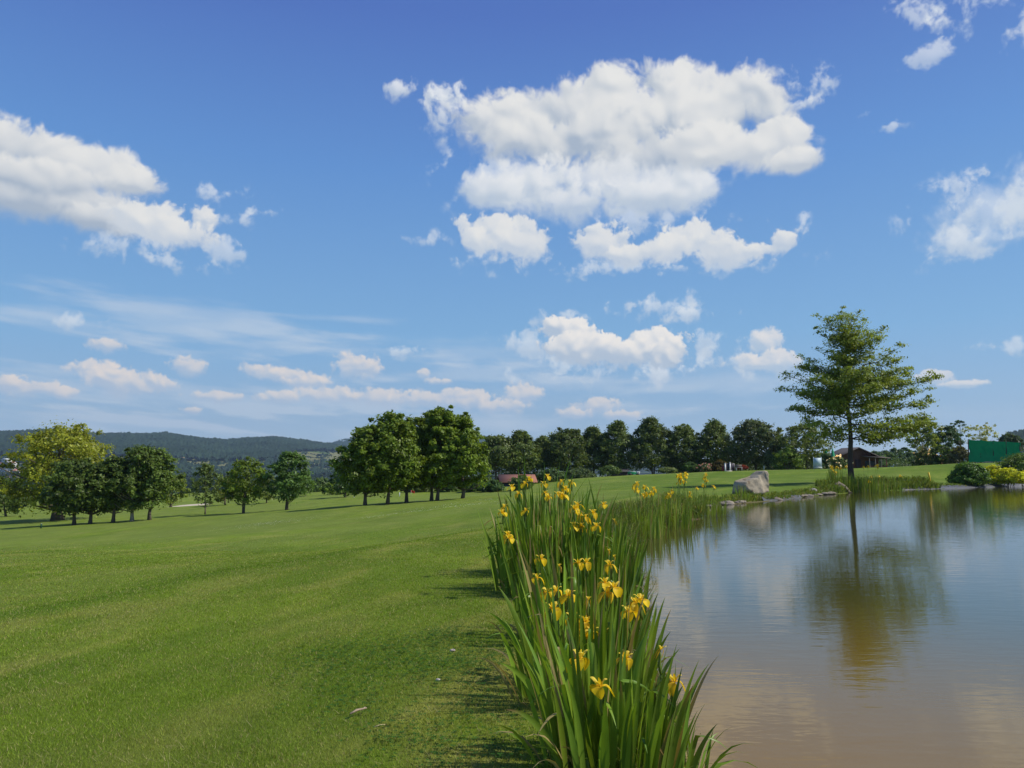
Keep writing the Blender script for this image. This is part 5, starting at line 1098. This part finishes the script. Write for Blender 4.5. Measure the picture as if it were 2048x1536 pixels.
def flag(px, bot, top, Y, col, w, label):
    p = P0(px, bot, Y); h = at(px, top, Y)[2] - p[2] + .05; root = thing('golf_flag', p, label, 'flag'); q = MB(); q.tube([p - np.array([0, 0, .1]), p + np.array([0, 0, h])], .014, 6, (.6, .6, .55)); q.build('pole', M_PAINT, root)
    V = []; 
    for i in range(6):
        t = i / 5
        for s in (0, 1): V.append(p + np.array([t * w, .05 * math.sin(t * 6), h - .02 - s * w * .72 + .03 * math.sin(t * 5) - t * .05]))
    V = np.array(V); q = MB(); f = np.array([[2*i, 2*i+1, 2*i+3, 2*i+2] for i in range(5)]); q.add(V, f, col); q.add(V + np.array([0, .008, 0]), f[:, ::-1], col); q.build('cloth', M_NET, root)
flag(822, 993, 981, 92, (.55, .03, .02), .42, 'red golf flag behind the trunks of the big tree group'); flag(447, 1016, 1008, 112, (.75, .42, .03), .45, 'small yellow-orange golf flag beside the sand bunker')
def tee_marker(px, py, Y, label, col):
    p = P0(px, py, Y); q = MB(); n = 10
    prof = [(.02, 0), (.05, .05), (.16, .08), (.20, .20), (.16, .33), (.06, .40), (.01, .41)]; V = np.array([[p[0] + r * math.cos(a), p[1] + r * math.sin(a), p[2] + z] for r, z in prof for a in np.arange(n) * 2 * math.pi / n]); i = np.arange(len(prof) - 1)[:, None] * n; j = np.arange(n)[None, :]; j2 = (j + 1) % n
    q.add(V, np.stack([i + j, i + j2, i + n + j2, i + n + j], -1).reshape(-1, 4), col); tag(q.build('tee_marker', M_PAINT, None, True), label, 'tee marker')
tee_marker(1777, 937.5, 107, 'dark round tee marker on the far lawn right of the oak', (.02, .05, .05)); tee_marker(1786, 937.5, 107, 'white round tee marker on the far lawn right of the oak', (.6, .62, .6))
p = P0(1931, 930, 99); p[2] = at(1931, 926, 99)[2]; rt = thing('sign_box', p, 'small white box sign on a post at the left end of the green netting', 'sign'); q = MB(); q.box((-.05, -.05, -.9), (.05, .05, .04), (.25, .22, .18), o=p); q.build('post', M_WOOD, rt); q = MB(); q.box((-.16, -.10, .04), (.17, .10, .55), (.72, .72, .68), o=p); q.box((-.19, -.13, .55), (.20, .13, .60), (.6, .6, .56), o=p); q.build('box', M_PAINT, rt)
# sand bunker
def bunker():
    c = at(378, 1016.5, 118); m = MB(); n = 40; V = []; g = np.random.default_rng(4)
    for rr in (0, .5, .85, 1.0):
        for i in range(n):
            a = i * 2 * math.pi / n; k = rr * (1 + .13 * math.sin(2 * a + .6) + .08 * math.sin(3 * a + 2)); x = c[0] + math.cos(a) * 2.7 * k; y = c[1] + math.sin(a) * 3.2 * k; V.append([x, y, gz(x, y) + .10 - .04 * (1 - rr) + (y - c[1]) * .05])
    i = np.arange(3)[:, None] * n; j = np.arange(n)[None, :]; j2 = (j + 1) % n; m.add(V, np.stack([i + j, i + j2, i + n + j2, i + n + j], -1).reshape(-1, 4), (.52, .45, .33)); o = m.build('bunker_sand', M_SAND); o['kind'] = 'structure'
bunker()
# things lying on the lawn
def on_lawn(px, py): 
    p = on_z(px, py, 0.0)
    for _ in range(4): p = on_z(px, py, gz(p[0], p[1]))
    return p
A, B = on_lawn(700, 1438), on_lawn(733, 1427); up = np.array([0, 0, .03]); q = MB(); q.tube([A + up, A * .6 + B * .4 + up * 1.3, B + up * 1.1], [.005, .0075, .004], 6, (.34, .26, .18)); q.tube([A * .3 + B * .7 + up, A * .25 + B * .75 + up + np.array([.012, .02, .01])], [.005, .003], 5, (.42, .33, .24)); tag(q.build('stick', M_WOOD), 'pale broken stick lying on the near lawn', 'stick')
A, B = on_lawn(748, 1465), on_lawn(770, 1460); q = MB(); q.tube([A + up, (A + B) / 2 + up * 1.15, B + up], [.003, .0035, .003], 5, (.45, .38, .2)); tag(q.build('straw', M_WOOD), 'thin dry straw lying just below the pale stick', 'straw')
p = on_lawn(906, 1307); v, f = rock(p + np.array([0, 0, .025]), (.055, .04, .03), np.random.default_rng(2), None, 8, 2); q = MB(); q.add(v, f, (.55, .47, .40)); tag(q.build('pebble', M_STONE), 'small pale pebble on the lawn left of the irises', 'pebble')
p = on_lawn(876, 1367); v, f = rock(p + np.array([0, 0, .022]), (.035, .03, .025), np.random.default_rng(5), None, 8, 2); q = MB(); q.add(v, f, (.55, .5, .45)); tag(q.build('pebble', M_STONE), 'tiny pale pebble on the lawn beside the edge of the iris shadow', 'pebble')
# houses on the far slopes
def house(px, py, Y, w, d, hw, hr, wall, roofc, label, rz=0.0, chim=False, grp=None):
    c = at(px, py, Y); wd = [(-w*.32, -w*.18, hw*.45, hw*.8), (w*.12, w*.28, hw*.45, hw*.8)]; gable('house', c, w, d, hw, hr, label, 'house', wall, roofc, .4, 'x', rz, (-.6, .6, 0, 2.1), wd, grp, chim, .25)
WH = (.70, .68, .64); RD = (.34, .14, .09)
house(361, 921.5, 1900, 17, 11, 6.0, 7.5, WH, (.30, .20, .16), 'big white farmhouse with a steep roof on the wooded hillside', .5, True)
house(342, 921, 1900, 20, 10, 3.5, 4, (.55, .5, .46), RD, 'long low farm building with a red roof left of the white farmhouse', .1); house(378, 920.5, 1900, 11, 8, 4, 1.2, WH, (.6, .6, .58), 'small white flat-roofed building right of the white farmhouse')
for i, (x, y, w, hh, c_, rf, lab) in enumerate([(14,922,14,5,WH,(.6,.6,.58),'topmost white village house at the left edge, long and flat-roofed'),(3,930,12,5,(.55,.52,.5),RD,'red-roofed village house at the very left edge'),(15,934,10,6,(.62,.62,.6),(.25,.25,.27),'pale village house with a grey roof in the middle of the village'),(26,931,9,5,WH,RD,'white village house half behind the yellow-green tree'),(4,941,12,5,WH,(.4,.4,.42),'low white village house under the red-roofed one at the left edge'),(19,941,16,4,WH,(.55,.55,.55),'long white village hall below the pale grey-roofed house'),(30,944,12,4,(.5,.4,.33),RD,'brownish village house with a red roof by the yellow-green tree'),(16,956,13,4.5,(.55,.45,.42),(.3,.16,.13),'lowest village house, dull red roof, above the dark left-edge tree')]):
    house(x, y + 2, 1350, w, 9, hh, 3 if rf == RD else 1.2, c_, rf, lab, (i % 3 - 1) * .25, False, None)

# ------------------------------------------------------------------ air: one even haze over the whole valley
HAZE = 9.5e-5
def haze():
    m = MB(); m.box((-6000, -6000, -140), (6000, 6000, 330)); mat, nt = new_mat('air'); v = N(nt, 'ShaderNodeVolumePrincipled'); v.inputs['Density'].default_value = HAZE; v.inputs['Color'].default_value = (.60, .80, 1, 1); v.inputs['Anisotropy'].default_value = .2
    nt.links.new(v.outputs[0], N(nt, 'ShaderNodeOutputMaterial').inputs['Volume']); o = m.build('haze', mat); o['kind'] = 'stuff'
haze()
